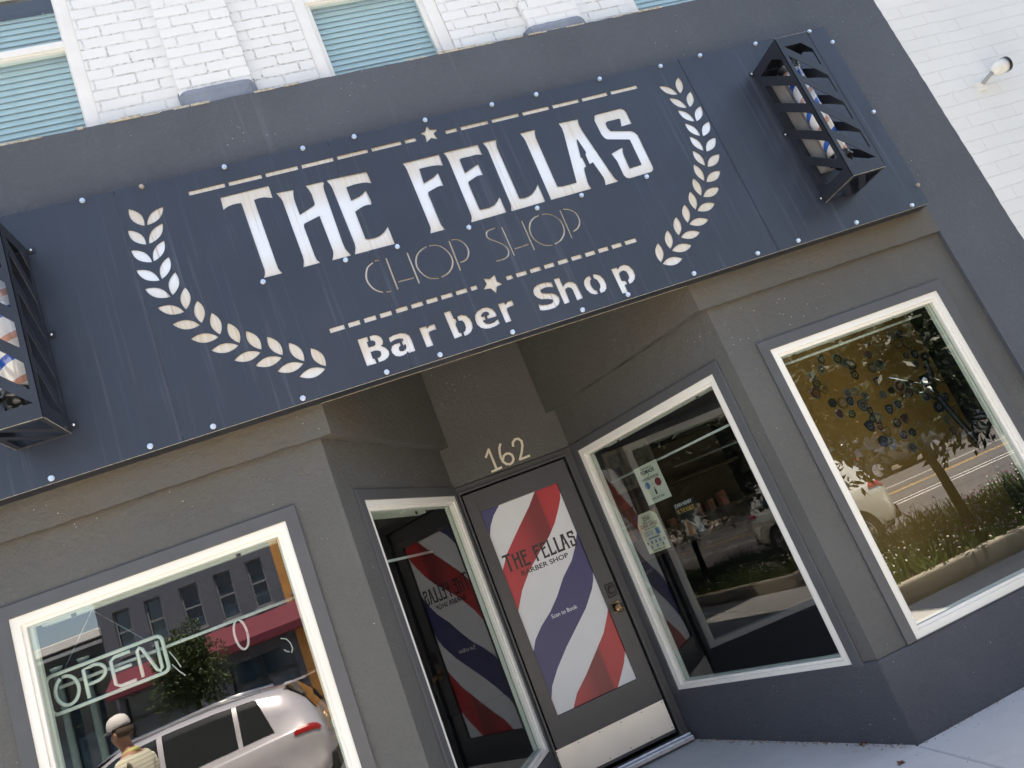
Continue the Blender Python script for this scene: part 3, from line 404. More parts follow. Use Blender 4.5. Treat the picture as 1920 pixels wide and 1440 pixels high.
flat('navy_stripe',[(G1,-2.636),(2.11,-2.73),(2.05,-2.807),(1.938,-2.9),(1.85,-3.0),(1.759,-3.084),(1.661,-3.15),(1.582,-3.222),(G0,-3.295),(G0,-3.632),(1.577,-3.551),(1.658,-3.458),(1.774,-3.351),(1.904,-3.247),(2.014,-3.159),(2.113,-3.05),(2.15,-2.99),(G1,-2.94)],1.6210,M['navy'],door)
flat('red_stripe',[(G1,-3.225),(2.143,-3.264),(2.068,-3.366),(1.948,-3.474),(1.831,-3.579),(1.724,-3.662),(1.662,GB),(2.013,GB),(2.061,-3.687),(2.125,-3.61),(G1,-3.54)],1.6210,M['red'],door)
# printed words on the film: same letter shapes as on the sign
def fellas_print(x0,x1,z0,z1,y,par):
    keys=['T','H','E','F','E2','L','LA','S']; xs=[p[0] for k in keys for p in LET[k]]; zs=[p[1] for k in keys for p in LET[k]]
    ax,bx=min(xs),max(xs); az,bz=min(zs),max(zs); m=MB()
    for k in keys:
        m.prism([(x0+(p[0]-ax)/(bx-ax)*(x1-x0),z0+(p[1]-az)/(bz-az)*(z1-z0)) for p in LET[k]],[],(0,y,0),X_,Z_,.0006)
    return m.build('lettering',M['black'],par)
fellas_print(1.566,2.140,-2.722,-2.590,1.6200,door)
text_mb('BARBER SHOP',1,(1.660,1.6202,-2.777),X_,Z_,0,offset=.018,width=.38,height=.036).build('lettering',M['black'],door)
text_mb('Scan to Book',1,(1.752,1.6202,-3.136),X_,Z_,0,offset=.012,width=.205,height=.030).build('lettering',M['white_print'],door)
g=MB(); g.box(G0,G1,1.628,1.634,GB,GT); g.build('door_glass',M['glass'],door)
k=MB(); k.prism([(1.425,-4.143),(2.281,-4.143),(2.281,-3.936),(1.425,-3.936)],[],(0,1.597,0),X_,Z_,.0028); kp=k.build('kick_plate',M['kick'],door,bevel=.001)
for i in range(6):
    for zz in (-3.950,-4.128):
        k=MB(); k.lathe((1.44+i*.165,1.597,zz),[(.004,0),(.004,.0015),(.002,.002)],(0,-1,0),8); k.build('screw',M['dark_metal'],kp)
k=MB(); k.box(2.199,2.272,1.588,1.5995,-3.158,-3.060); dbp=k.build('deadbolt',M['dark_metal'],door,bevel=.006)
k=MB(); k.lathe((2.238,1.588,-3.109),[(.027,0),(.027,.010),(.024,.013)],(0,-1,0)); k.lathe((2.238,1.575,-3.109),[(.016,0),(.015,.004)],(0,-1,0)); k.build('lock_cylinder',M['dark_metal'],dbp,smooth=False)
k=MB(); k.box(2.192,2.262,1.594,1.5995,-3.275,-3.195); k.lathe((2.228,1.594,-3.240),[(.014,0),(.013,.03),(.027,.042),(.034,.058),(.030,.070),(.012,.074)],(0,-1,0)); k.build('door_knob',simple('dark_bronze',(.14,.10,.06),.2,metal=.9),door,smooth=False,bevel=.002)
k=MB(); k.box(2.232,2.268,1.5975,1.5996,-3.52,-3.43); k.build('mortise_cover',M['door_paint'],door,bevel=.001)
k=MB(); k.box(1.41,2.36,1.50,1.62,-4.232,-4.200); k.box(1.41,2.36,1.535,1.60,-4.200,-4.186); k.build('door_threshold',simple('aluminium_threshold',(.55,.57,.6),.3,metal=.9,var=.15,scale=30),shop,bevel=.004)
# ---- house number, brush painted
def strokes(name,lines,r,y,mat,par):
    m=MB()
    for l in lines:
        for i in range(len(l)-1):
            a=Vector(l[i]);b2=Vector(l[i+1]); dd=(b2-a).normalized(); nn=Vector((-dd.y,dd.x))*r; a2=a-dd*r*.55; b3=b2+dd*r*.55
            m.prism([tuple(a2-nn),tuple(b3-nn),tuple(b3+nn),tuple(a2+nn)],[],(0,y-.00015*i,0),X_,Z_,.0012)
    return m.build(name,mat,par)
strokes('house_number',[[(1.722,-1.862),(1.764,-1.812),(1.766,-1.976)],[(1.726,-1.982),(1.805,-1.976)]],.0085,1.5975,M['cream_num'],shop)
strokes('house_number',[[(1.864,-1.805),(1.846,-1.830),(1.834,-1.868),(1.829,-1.905),(1.834,-1.940),(1.852,-1.966),(1.878,-1.976),(1.902,-1.968),(1.918,-1.945),(1.918,-1.916),(1.902,-1.896),(1.878,-1.890),(1.854,-1.900),(1.838,-1.925)]],.0085,1.5975,M['cream_num'],shop)
strokes('house_number',[[(1.952,-1.852),(1.960,-1.825),(1.985,-1.808),(2.012,-1.812),(2.028,-1.838),(2.022,-1.872),(1.998,-1.918),(1.962,-1.968),(2.043,-1.966)]],.0085,1.5975,M['cream_num'],shop)
# ---- display windows: casing > white frame, inner bead, glass
def display_window(P0,U,w,depth=.0,cb=.0,casing=(1,1,1,0)):
    P0=Vector(P0);U=Vector(U).normalized();N=U.cross(Vector(Z_)).normalized()   # N outward
    cl,cr,ct,cbm=[cas*q for q in casing]
    m=MB(); m.prism(rect(w[0]-cl,w[1]+cr,w[2]-.0,w[3]+ct),[rect(w[0]+.004,w[1]-.004,w[2]+.003,w[3]-.004)],P0+N*.016,U,Z_,.030)
    c=m.build('display_window',M['casing'],shop,bevel=.003)
    fr=MB(); fw=.046
    fr.prism(rect(w[0],w[1],w[2],w[3]),[rect(w[0]+fw,w[1]-fw,w[2]+fw,w[3]-fw)],P0+N*.006,U,Z_,.035); fr.build('frame',M['cream'],c,bevel=.004)
    fr=MB(); f2=fw+.018
    fr.prism(rect(w[0]+fw-.002,w[1]-fw+.002,w[2]+fw-.002,w[3]-fw+.002),[rect(w[0]+f2,w[1]-f2,w[2]+f2,w[3]-f2)],P0-N*.006,U,Z_,.035); fr.build('bead',M['cream'],c,bevel=.004)
    # inner edge seen through the pane
    fr=MB(); f3=f2+.013
    fr.prism(rect(w[0]+f2-.004,w[1]-f2+.004,w[2]+f2-.004,w[3]-f2+.004),[rect(w[0]+f3,w[1]-f3,w[2]+f2+.004,w[3]-f2-.004)],P0-N*.045,U,Z_,.025); fr.build('inner_frame',M['headrail'],c)
    gl=MB(); a=P0-N*.022; q=[a+U*(w[0]+fw)+Vector((0,0,w[2]+fw)),a+U*(w[1]-fw)+Vector((0,0,w[2]+fw)),a+U*(w[1]-fw)+Vector((0,0,w[3]-fw)),a+U*(w[0]+fw)+Vector((0,0,w[3]-fw))]
    gl.add(q,[(0,1,2,3)]); gl.build('glass',M['glass'],c)
    return c
display_window((0,.13,0),X_,WL); display_window((0,.13,0),X_,WR)
display_window(LC,uL,W1); display_window(RI,uR,W2)
# ---- headrails (roller boxes) and rods just inside each window
def along(P0,U,s,dep,z):
    P0=Vector(P0);U=Vector(U).normalized();N=U.cross(Vector(Z_)); return P0+U*s-N*dep+Vector((0,0,z))
def headrail(P0,U,s0,s1,z,lab):
    a=Vector(P0); m=MB(); U=Vector(U).normalized(); N=U.cross(Vector(Z_)).normalized()
    Mx=Matrix(((U.x,-N.x,0,a.x),(U.y,-N.y,0,a.y),(0,0,1,0),(0,0,0,1)))
    m.box(s0,s1,.115,.165,z,z+.06,Mx); o=m.build('blind_headrail',M['headrail'],bevel=.003); tag(o,lab,'blind','blind headrails inside the shop windows')
    m=MB()
    for q in (.12,.82): m.box(s0+(s1-s0)*q,s0+(s1-s0)*q+.022,.108,.114,z-.006,z+.05,Mx)
    m.build('bracket',M['dark_metal'],o); return o
headrail((0,.13,0),X_,WL[0]+.085,WL[1]-.09,-2.130,'pale blind headrail along the top of the display window with the neon sign')
headrail((0,.13,0),X_,WR[0]+.075,WR[1]-.11,-2.132,'pale blind headrail along the top of the display window with the patch board')
headrail(LC,uL,W1[0]+.09,W1[1]-.32,-2.132,'pale blind headrail inside the narrow angled window left of the door')
headrail(RI,uR,W2[0]+.17,W2[1]-.075,-2.132,'pale blind headrail inside the angled window with the paper flyers')
def rod(pa,pb,lab):
    m=MB(); m.tube([pa,pb],.0085,12); o=m.build('curtain_rod',M['rod'],smooth=True); tag(o,lab,'rod','white curtain rods across the shop windows')
rod((-.90,.31,-2.43),(.275,.31,-2.43),'white curtain rod behind the glass of the neon sign window')
rod((3.43,.28,-2.17),(4.63,.28,-2.17),'white curtain rod behind the glass of the patch board window')
rod(along(RI,uR,lR-1.50,.14,-2.385),along(RI,uR,lR-.20,.14,-2.385),'white curtain rod in the angled window right of the door')
rod(along(LC,uL,.31,.14,-2.40),along(LC,uL,1.22,.14,-2.40),'white curtain rod in the narrow angled window left of the door')
# ---- white brick upper storey with piers and windows
BY=.215; BT=1.95
UW=[(-.95,.0),(1.345,2.30),(3.655,4.62)]
UWZ=(.35,1.86)
m=MB(); m.prism(rect(XL,XR,.3,BT),[rect(a,b2,UWZ[0],UWZ[1]) for a,b2 in UW],(0,BY,0),X_,Z_,.25); m.build('brick_wall',M['white_brick'],shop)
for a,b2 in ((.480,.938),(2.845,3.25)):
    m=MB(); m.prism([(a,.4),(b2,.4),(b2,BT),(a,BT)],[],(0,BY-.055,0),X_,Z_,.06); m.build('brick_pier',M['white_brick'],shop,bevel=.02)
# rough grey plaster lumps at the pier feet
def lump(x0,x1,z0,z1,y0,y1,seed):
    rnd=random.Random(seed); m=MB(); nx,nz=14,6; vs=[]
    for k in range(nz+1):
        for i in range(nx+1):
            u=i/nx;v=k/nz; e=min(u,1-u,.12)/.12; t=min(1,(1-v)/.25)
            vs.append((x0+(x1-x0)*u+rnd.uniform(-.004,.004),y0+(1-min(e,1)**.5)*(y1-y0)*.6+(1-t**.5)*(y1-y0)*.9+rnd.uniform(-.004,.004),z0+(z1-z0)*v+(rnd.uniform(-.006,.006) if k==nz else 0)))
    fs=[(k*(nx+1)+i,k*(nx+1)+i+1,(k+1)*(nx+1)+i+1,(k+1)*(nx+1)+i) for k in range(nz) for i in range(nx)]
    b0=len(vs); vs+=[(x0,y1,z0),(x1,y1,z0),(x1,y1,z1),(x0,y1,z1)]
    fs+=[(nz*(nx+1),nz*(nx+1)+nx,b0+2,b0+3),(0,nz*(nx+1),b0+3,b0),(nx,b0+1,b0+2,nz*(nx+1)+nx)]
    m.add(vs,fs); m.build('pier_foot',M['grey_lump'],shop,smooth=False)
lump(.474,.944,.45,.715,.118,.2,1); lump(2.80,3.262,.45,.665,.118,.215,2)
def upper_window(a,b2,rail,inner):
    z0,z1=UWZ; m=MB(); fw=.085
    m.prism(rect(a,b2,z0,z1),[rect(a+fw,b2-fw,z0+fw,z1-fw)],(0,BY+.015,0),X_,Z_,.12); fr=m.build('upper_window',M['white_trim'],shop,bevel=.008)
    m=MB(); m.prism(rect(a+fw-.004,b2-fw+.004,z0+fw-.004,z1-fw+.004),[rect(a+fw+inner,b2-fw-inner,z0+fw+inner,rail-.035),rect(a+fw+inner,b2-fw-inner,rail+.035,z1-fw-inner)],(0,BY+.045,0),X_,Z_,.05); m.box(a+fw,b2-fw,BY+.028,BY+.05,rail-.03,rail+.02); m.build('sash',M['white_trim'],fr,bevel=.004)
    m=MB(); m.add([(a+fw,BY+.07,z0+fw),(b2-fw,BY+.07,z0+fw),(b2-fw,BY+.07,z1-fw),(a+fw,BY+.07,z1-fw)],[(0,1,2,3)]); m.build('glass',M['glass_up'],fr)
    bl=MB(); z=z0+fw; i=0
    while z<z1-fw:
        y=BY+.115; t=.048
        vs=[(a+fw,y+.002,z),(b2-fw,y+.002,z),(b2-fw,y+.016,z+t),(a+fw,y+.016,z+t),(a+fw,y+.005,z),(b2-fw,y+.005,z),(b2-fw,y+.019,z+t),(a+fw,y+.019,z+t)]
        bl.add(vs,[(0,1,2,3),(7,6,5,4),(0,4,5,1),(3,2,6,7)]); z+=.0455
    for q in (.12,.5,.88):
        x=a+fw+(b2-a-2*fw)*q; bl.box(x,x+.003,BY+.112,BY+.1125,z0+fw,z1-fw)
    bl.box(a+fw-.05,b2-fw+.05,BY+.15,BY+.155,z0,z1)
    bl.build('venetian_blind',M['blind_up'],fr)
    return fr
for (a,b2),inn in zip(UW,(.012,.030,.012)): upper_window(a,b2,1.30,inn)
# crumbling mortar lip along the top of the fascia
m=MB(); rnd=random.Random(5)
x=XL
while x<XR:
    l=rnd.uniform(.03,.16); h=rnd.uniform(.002,.014)
    if rnd.random()<(.85 if (1.9<x<2.5 or 3.4<x<4.4) else .35): m.box(x,x+l,.098+rnd.uniform(-.006,.004),.135,TOPF-.006,TOPF+h)
    x+=l*rnd.uniform(.8,1.1)
m.build('mortar_lip',simple('old_mortar',(.42,.38,.31),.9,var=.4,scale=40,bump=.8),shop,bevel=.003)
m=MB(); m.box(XL,XR,.105,.46,.30,TOPF-.008); m.build('fascia_cap',M['stucco_up'],shop)
# ---- rest of the shell: side walls, roof and interior
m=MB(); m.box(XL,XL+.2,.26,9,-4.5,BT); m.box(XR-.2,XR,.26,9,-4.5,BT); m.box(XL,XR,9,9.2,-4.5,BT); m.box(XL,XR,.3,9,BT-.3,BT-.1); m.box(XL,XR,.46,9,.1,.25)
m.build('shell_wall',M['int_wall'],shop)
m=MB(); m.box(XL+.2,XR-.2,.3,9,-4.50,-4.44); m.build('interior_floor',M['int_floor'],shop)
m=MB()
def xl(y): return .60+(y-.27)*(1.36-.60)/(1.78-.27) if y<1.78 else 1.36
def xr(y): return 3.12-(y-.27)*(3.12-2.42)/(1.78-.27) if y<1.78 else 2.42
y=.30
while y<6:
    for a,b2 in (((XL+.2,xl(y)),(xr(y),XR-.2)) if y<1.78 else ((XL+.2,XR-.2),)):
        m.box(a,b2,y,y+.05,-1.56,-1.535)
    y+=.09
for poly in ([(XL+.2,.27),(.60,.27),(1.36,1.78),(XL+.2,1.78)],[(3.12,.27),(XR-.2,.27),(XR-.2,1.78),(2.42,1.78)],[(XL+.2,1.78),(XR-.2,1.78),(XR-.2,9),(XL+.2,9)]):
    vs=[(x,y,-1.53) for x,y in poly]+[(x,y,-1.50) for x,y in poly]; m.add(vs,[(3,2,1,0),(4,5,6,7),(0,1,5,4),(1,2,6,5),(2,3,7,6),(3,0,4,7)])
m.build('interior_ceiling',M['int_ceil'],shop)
# =============== neighbouring buildings either side ===============
nb=empty('painted_block_building',(8,.12,GZ),'cream painted block building standing right of the barber shop','building')
m=MB(); m.box(XR+.004,5.962,.105,.5,-4.6,7); m.box(5.962,14,.118,.5,-4.6,7); m.build('block_wall',M['neigh_brick'],nb,bevel=.004)
nb2=empty('painted_block_building',(-4,.12,GZ),'cream painted block building standing left of the barber shop','building')
m=MB(); m.box(-12,XL-.004,.118,.5,-4.6,7); m.build('block_wall',M['neigh_brick'],nb2,bevel=.004)
# security floodlight camera
sc=empty('security_camera',(5.97,.10,-.70),'small cream security camera with a black front on the pale block wall','security camera')
m=MB(); m.box(5.935,6.005,.085,.118,-.775,-.700); m.build('base',M['cream'],sc,bevel=.010)
m=MB(); m.tube([(5.985,.09,-.725),(6.01,.04,-.705),(6.03,.02,-.695)],.015,10); m.build('arm',simple('grey_plastic',(.35,.35,.34),.5),sc,smooth=True)
m=MB(); ax=Vector((1,-.30,.12)).normalized(); q0=Vector((6.035,.015,-.690)); m.lathe(q0,[(.010,-.012),(.034,.0),(.050,.035),(.054,.095)],ax,24); m.build('housing',M['cream'],sc,smooth=True)
m=MB(); m.lathe(q0+ax*.095,[(.057,0),(.057,.020),(.050,.024)],ax,24); m.build('lens_ring',M['black'],sc)
# =============== sign ===============
sign=empty('shop_sign',(1.83,0,-.76),'long dark steel sign with cut-out words THE FELLAS CHOP SHOP and laurel sprays','sign')
SH=1.521; SX0,SX1=-2.30,4.876
holes=[]
for k,l in LET.items(): holes.append(l)
def stroke_poly(pts,r):
    L=[Vector(p) for p in pts]; n=len(L); a=[];b=[]
    # densify
    D=[L[0]]
    if n>3:
        for i in range(n-1):
            p0=L[max(i-1,0)];p1=L[i];p2=L[i+1];p3=L[min(i+2,n-1)]
            for t in (.25,.5,.75,1.0):
                D.append(.5*((2*p1)+(-p0+p2)*t+(2*p0-5*p1+4*p2-p3)*t*t+(-p0+3*p1-3*p2+p3)*t**3))
    else: D=L
    n=len(D)
    for i,p in enumerate(D):
        d=(D[min(i+1,n-1)]-D[max(i-1,0)]).normalized(); nn=Vector((-d.y,d.x))*r
        a.append(tuple(p+nn)); b.append(tuple(p-nn))
    return a+b[::-1]
def gap_from(pa,pb,p,r): pass
STR[5]=[tuple(Vector(STR[5][0])+Vector((.012,0))),tuple(Vector(STR[5][1])-Vector((.012,0)))]
STR[13]=[tuple(Vector(STR[13][0])+Vector((.012,0))),tuple(Vector(STR[13][1])-Vector((.012,0)))]
for l in STR: holes.append(stroke_poly(l,.0048))
for a,b2 in DASH: holes.append(rect(a[0],b2[0],-.1405,-.1130))
for a,b2 in DASH2: holes.append(rect(a[0],b2[0],-1.1850,-1.1570))
for a,b2 in LEAF:
    A=Vector(a);B=Vector(b2);d=B-A;nn=Vector((-d.y,d.x)); hw=.20
    up=[tuple(A+d*t+nn*hw*math.sin(math.pi*t)**.85) for t in [i/9 for i in range(10)]]
    dn=[tuple(A+d*t-nn*hw*math.sin(math.pi*t)**.85) for t in [i/9 for i in range(8,0,-1)]]
    holes.append(up+dn)
plate=MB(); plate.prism(rect(SX0,SX1,-SH,0),holes,(0,0,0),X_,Z_,.004)
bmp=bmesh.new(); tmp=bpy.data.meshes.new('t'); tmp.from_pydata(plate.v,[],plate.f); bmp.from_mesh(tmp)
seams=[SX0-1,-1.219,0.0,1.219,2.438,3.657,SX1+1]
for i in range(len(seams)-1):
    b2=bmp.copy(); g=.0008
    for co,no in (((seams[i]+g,0,0),(-1,0,0)),((seams[i+1]-g,0,0),(1,0,0))):
        bmesh.ops.bisect_plane(b2,geom=b2.verts[:]+b2.edges[:]+b2.faces[:],plane_co=co,plane_no=no,clear_outer=True)
    dy=[0,.0,.0015,-.001,.001,-.0015][i]
    me=bpy.data.meshes.new('face_panel'); b2.transform(Matrix.Translation(Vector((0,dy,0))-woff(sign))); b2.to_mesh(me); b2.free(); me.materials.append(M['sign'])
    o=bpy.data.objects.new('face_panel',me); COL.objects.link(o); o.parent=sign
bmp.free(); bpy.data.meshes.remove(tmp)
# stainless backing behind each panel seam-free area
m=MB()
for i in range(len(seams)-1):
    a=max(seams[i],SX0)+.05; b2=min(seams[i+1],SX1)-.05
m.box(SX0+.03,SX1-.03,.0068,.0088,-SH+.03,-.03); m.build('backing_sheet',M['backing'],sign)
m=MB()

# dark returns closing the box to the wall
m.box(SX0,SX1,.004,.099,-SH,-SH+.0025); m.box(SX0,SX1,.004,.099,-.0025,0); m.box(SX1-.0025,SX1,.004,.099,-SH,0)
m.box(SX0,SX1,.06,.0985,-SH+.004,-.004)
m.build('box_return',M['cage_edge'] if False else M['cage'],sign)
m=MB(); m.box(SX0,SX1,-.0006,.0006,-SH-.0022,-SH); m.box(SX0,SX1,.0975,.0995,-SH-.003,-SH-.0005); m.build('worn_edge',M['bright_edge'],sign)
# bolts
bolt=MB()
bolt.lathe((0,-.0005,0),[(.015,0),(.015,.002)],(0,-1,0),16)
hexp=[(.0135*math.cos(math.pi/3*k+.3),.0135*math.sin(math.pi/3*k+.3)) for k in range(6)]
bolt.prism(hexp,[],(0,-.0115,0),X_,Z_,.009)
b0=bolt.build('bolt',M['bolt'],None,bevel=.0012); b0.parent=sign
for i,(x,z) in enumerate(BOLT):
    o=b0 if i==0 else b0.copy()
    if i: COL.objects.link(o)
    o.location=Vector((x,-.0018,z))-woff(sign); o.rotation_euler=(0,random.uniform(0,1.05),0)
    if i in (1,15):
        o.data=b0.data.copy(); o.data.materials[0]=M['bolt_rusty']
for (x,z) in ((-.62-.458*k,zz) for k in range(1,4) for zz in (-.0145,-1.4955)):
    o=b0.copy(); COL.objects.link(o); o.location=Vector((x,-.0018,z))-woff(sign)
# =============== barber pole cages ===============
CT,CBm=-.232,-1.302; CW=.256; CD=.31
def slots(w,k,flip=False):
    s=w/.256; h=[]
    q=lambda l:[(u*s,k+d) for u,d in l]
    h.append(q([(.036,-.072),(.17,-.072),(.226,-.135),(.226,-.268)]))
    for n_ in range(3):
        o=-.2175*n_; h.append(q([(.031,-.147+o),(.170,-.287+o),(.226,-.350+o),(.226,-.487+o),(.031,-.290+o)]))
    h.append(q([(.031,-.797),(.226,-.990),(.085,-.990),(.031,-.940)]))
    if flip: h=[[(w-u,z) for u,z in l] for l in h]
    return h
def cage(x0,lab,flip=False):
    c=empty('pole_cage',(x0+CW/2,0,CBm),lab,'cage','steel cages round the barber poles')
    t=.0035
    for nm,P0,U,wd,fl in (('front_panel',(x0,-CD,0),X_,CW,False),('side_panel',(x0,0,0),(0,-1,0),CD,False),('side_panel',(x0+CW,-CD,0),(0,1,0),CD,flip)):
        m=MB(); m.prism([(0,CBm),(wd,CBm),(wd,CT),(0,CT)],slots(wd,CT,fl),P0,U,Z_,t); m.build(nm,M['cage'],c)
    for z,nm in ((CBm,'bottom_panel'),(CT-.004,'top_panel')):
        m=MB(); ho=[[(.03,.02+.0),(.155,.02),(.03,.17)],[(.205,.02),(.232,.02),(.232,.06),(.06,.285),(.03,.285),(.03,.225)],[(.232,.13),(.232,.285),(.115,.285)]]
        ho=[[(a,CD-b_) for a,b_ in l] for l in ho]
        m.prism(rect(.004,CW-.004,.004,CD-.004),ho if nm=='bottom_panel' else [],(x0,-CD,z),X_,(0,1,0),.0035); m.build(nm,M['cage'],c)
    m=MB()
    for (xa,xb,ya,yb) in ((x0,x0+CW,-CD,-CD+.003),(x0,x0+.003,-CD,0),(x0+CW-.003,x0+CW,-CD,0),(x0,x0+CW,-.003,0)): m.box(xa,xb,ya,yb,CBm-.0025,CBm-.0003)
    m.box(x0,x0+CW,-CD,-CD+.002,CT+.0002,CT+.002); m.build('worn_edge',M['bright_edge'],c)
    for sx in (-1,1):
        xx=x0-.036 if sx<0 else x0+CW
        for z in (-.262,-.772,-1.283):
            m=MB(); m.box(xx,xx+.036,-.0065,-.0028,z,z+.036); tb=m.build('mounting_tab',M['cage'],c,bevel=.001)
            m=MB(); m.lathe((xx+.018,-.0065,z+.018),[(.0065,0),(.0065,.004),(.003,.007)],(0,-1,0),10); m.build('rivet',M['bolt'],tb)
    return c
cage(4.140,'black slotted steel cage at the right end of the sign',True)
cage(-.743,'black slotted steel cage at the left edge, over the left display window')
def stripe_mat():
    s=NM('barber_pole_stripes'); g=s.N('ShaderNodeTexCoord'); sp=s.N('ShaderNodeSeparateXYZ'); s.L(g.outputs['Object'],sp.inputs[0])
    an=s.math('DIVIDE',s.math('ARCTAN2',sp.outputs['Y'],sp.outputs['X']),2*math.pi)
    f=s.math('FRACT',s.math('ADD',s.math('MULTIPLY',sp.outputs['Z'],4.2),s.math('MULTIPLY',an,-1.0)))
    c=s.ramp(f,[(0.0,(.80,.80,.80)),(.25,(.03,.12,.52)),(.45,(.80,.80,.80)),(.68,(.66,.36,.28)),(.84,(.80,.80,.80))],'CONSTANT')
    s.L(c,s.b.inputs['Base Color']); s.b.inputs['Roughness'].default_value=.15; s.b.inputs['Coat Weight'].default_value=1; s.b.inputs['Coat Roughness'].default_value=.02; return s.m
M['stripe']=stripe_mat(); M['cap']=simple('black_pole_cap',(.018,.018,.02),.25,var=.1,coat=.4)
def pole(x,y,lab):
    c=empty('barber_pole',(x,y,-1.20),lab,'barber pole','barber poles inside the steel cages')
    m=MB(); m.lathe((0,0,.13),[(.062,0),(.062,.66)],(0,0,1),40); o=m.build('striped_cylinder',M['stripe'],None,smooth=False); o.parent=c
    for p in o.data.polygons: p.use_smooth=len(p.vertices)==4
    for nm,z,sg in (('top_cap',.79,1),('bottom_cap',.13,-1)):
        m=MB(); m.lathe((0,0,z),[(.060,0),(.066,sg*.004),(.068,sg*.018),(.062,sg*.022),(.078,sg*.034),(.080,sg*.05),(.060,sg*.058),(.055,sg*.085),(.03,sg*.115),(.012,sg*.125)],(0,0,1),28); o=m.build(nm,M['cap'],None,smooth=True); o.parent=c
    m=MB(); m.box(-.05,.05,.06,-y-.004,.10,.84); o=m.build('wall_bracket',simple('grey_bracket',(.22,.21,.20),.6,var=.2),None,bevel=.003); o.parent=c
    return c
pole(4.268,-.165,'striped barber pole inside the cage at the right end of the sign')
pole(-.625,-.165,'striped barber pole inside the cage at the left edge of the photo')
# =============== neon OPEN sign and decals ===============
neon=empty('open_sign',(-.67,.29,-2.46),'unlit neon OPEN sign hanging on a chain behind the left display window','neon sign')
def arcpts(cx_,cz_,rx,rz,a0,a1,n=14): return [(cx_+rx*math.cos(R_(a0+(a1-a0)*i/n)),cz_+rz*math.sin(R_(a0+(a1-a0)*i/n))) for i in range(n+1)]
def neontube(name,pts,r,y=.285):
    m=MB(); m.tube([(p[0],y,p[1]) for p in pts],r,10); return m.build(name,M['tube'],neon,smooth=True)
x0,x1,z0,z1,rr=-.945,-.402,-2.548,-2.366,.028
bp=arcpts(x1-rr,z1-rr,rr,rr,90,0,5)+arcpts(x1-rr,z0+rr,rr,rr,0,-90,5)+arcpts(x0+rr,z0+rr,rr,rr,-90,-180,5)+arcpts(x0+rr,z1-rr,rr,rr,180,90,5); bp.append(bp[0])
neontube('border_tube',bp,.0095)
neontube('letter_tube',arcpts(-.862,-2.457,.052,.068,100,-250,26),.0088)
neontube('letter_tube',[(-.776,-2.53),(-.776,-2.392)]+arcpts(-.728,-2.427,.048,.040,110,-90,12)+[(-.765,-2.467)],.0088)
neontube('letter_tube',[(-.556,-2.388),(-.630,-2.388),(-.650,-2.402),(-.650,-2.516),(-.630,-2.530),(-.556,-2.530)],.0088)
neontube('letter_tube',[(-.640,-2.452),(-.562,-2.452)],.0088)
neontube('letter_tube',[(-.525,-2.53),(-.525,-2.40),(-.512,-2.389),(-.500,-2.40),(-.455,-2.522),(-.443,-2.530),(-.432,-2.520),(-.430,-2.389)],.0088)
m=MB()
def chain(mb,a,b_,r=.0012,n=40):
    a=Vector(a);b_=Vector(b_)
    for i in range(n):
        p=a.lerp(b_,(i+.5)/n); q=(b_-a)/n*.45; mb.tube([p-q,p,p+q],[r*.5,r*1.6,r*.5],5,cap=False)
chain(m,(-.678,.285,-2.13),(-.862,.285,-2.366)); chain(m,(-.678,.285,-2.13),(-.472,.285,-2.366)); m.tube([(-.678,.285,-2.10),(-.678,.285,-2.13)],.0015,5); m.build('chain',M['chrome'],neon)
# clear acrylic carrier bars
# painted loops left on the glass
decal=empty('window_lettering',(0,.18,-2.55),'thin white looped lettering strokes right of the neon sign in the left display window','lettering')
m=MB(); m.tube([(p[0],.183,p[1]) for p in arcpts(-.022,-2.515,.030,.074,0,360,24)],.006,8); m.build('letter_stroke',M['white_print'],decal,smooth=True)
for pts in ([(.150,-2.605),(.175,-2.618),(.188,-2.645),(.190,-2.672),(.180,-2.69)],[(.150,-2.662),(.160,-2.675),(.172,-2.682)],[(-.357,-2.466),(-.338,-2.51),(-.323,-2.557)],[(-.359,-2.529),(-.335,-2.572),(-.313,-2.602)]):
    m=MB(); m.tube([(p[0],.183,p[1]) for p in pts],.003,6); m.build('letter_stroke',M['white_print'],decal,smooth=True)
# =============== flyers on the right splayed window ===============
Nr=uR.cross(Vector(Z_)).normalized()
def flyer(name,s0,s1,z0,z1,col,lab,dep=.060):
    P=RI-Nr*dep; m=MB(); m.prism(rect(lR-s0,lR-s1,z0,z1),[],P,uR,Z_,.001); o=m.build(name,col,None); tag(o,lab,'flyer'); return o,P+Nr*.0004
def ftext(o,P,body,s,z,width=None,height=None,mat=None,off=.02,align='CENTER'):
    text_mb(body,1,P+uR*(lR-s)+Vector((0,0,z)),uR,Z_,.0004,offset=off,width=width,height=height,align=align).build('lettering',mat or M['black'],o)
paper=simple('pale_green_paper',(.70,.73,.62),.6,var=.03); paper2=simple('cream_paper',(.72,.71,.54),.6,var=.06)
ink=simple('blue_ink',(.10,.20,.42),.5); inkr=simple('dark_red_ink',(.22,.03,.04),.5); gold=simple('gold_ink',(.60,.38,.10),.5); dk=simple('dark_poster',(.018,.016,.016),.5,var=.3)
o,P=flyer('promotion_flyer',1.169,.934,-2.657,-2.380,paper,'pale green POMADE and TEXTURE POWDER flyer on the angled window')
c=1.05
ftext(o,P,'YOUR CHOICE OF',c,-2.412,.11,.011); ftext(o,P,'POMADE',c,-2.446,.135,.028); ftext(o,P,'&',c,-2.462,None,.012); ftext(o,P,'TEXTURE POWDER',c,-2.492,.175,.020)
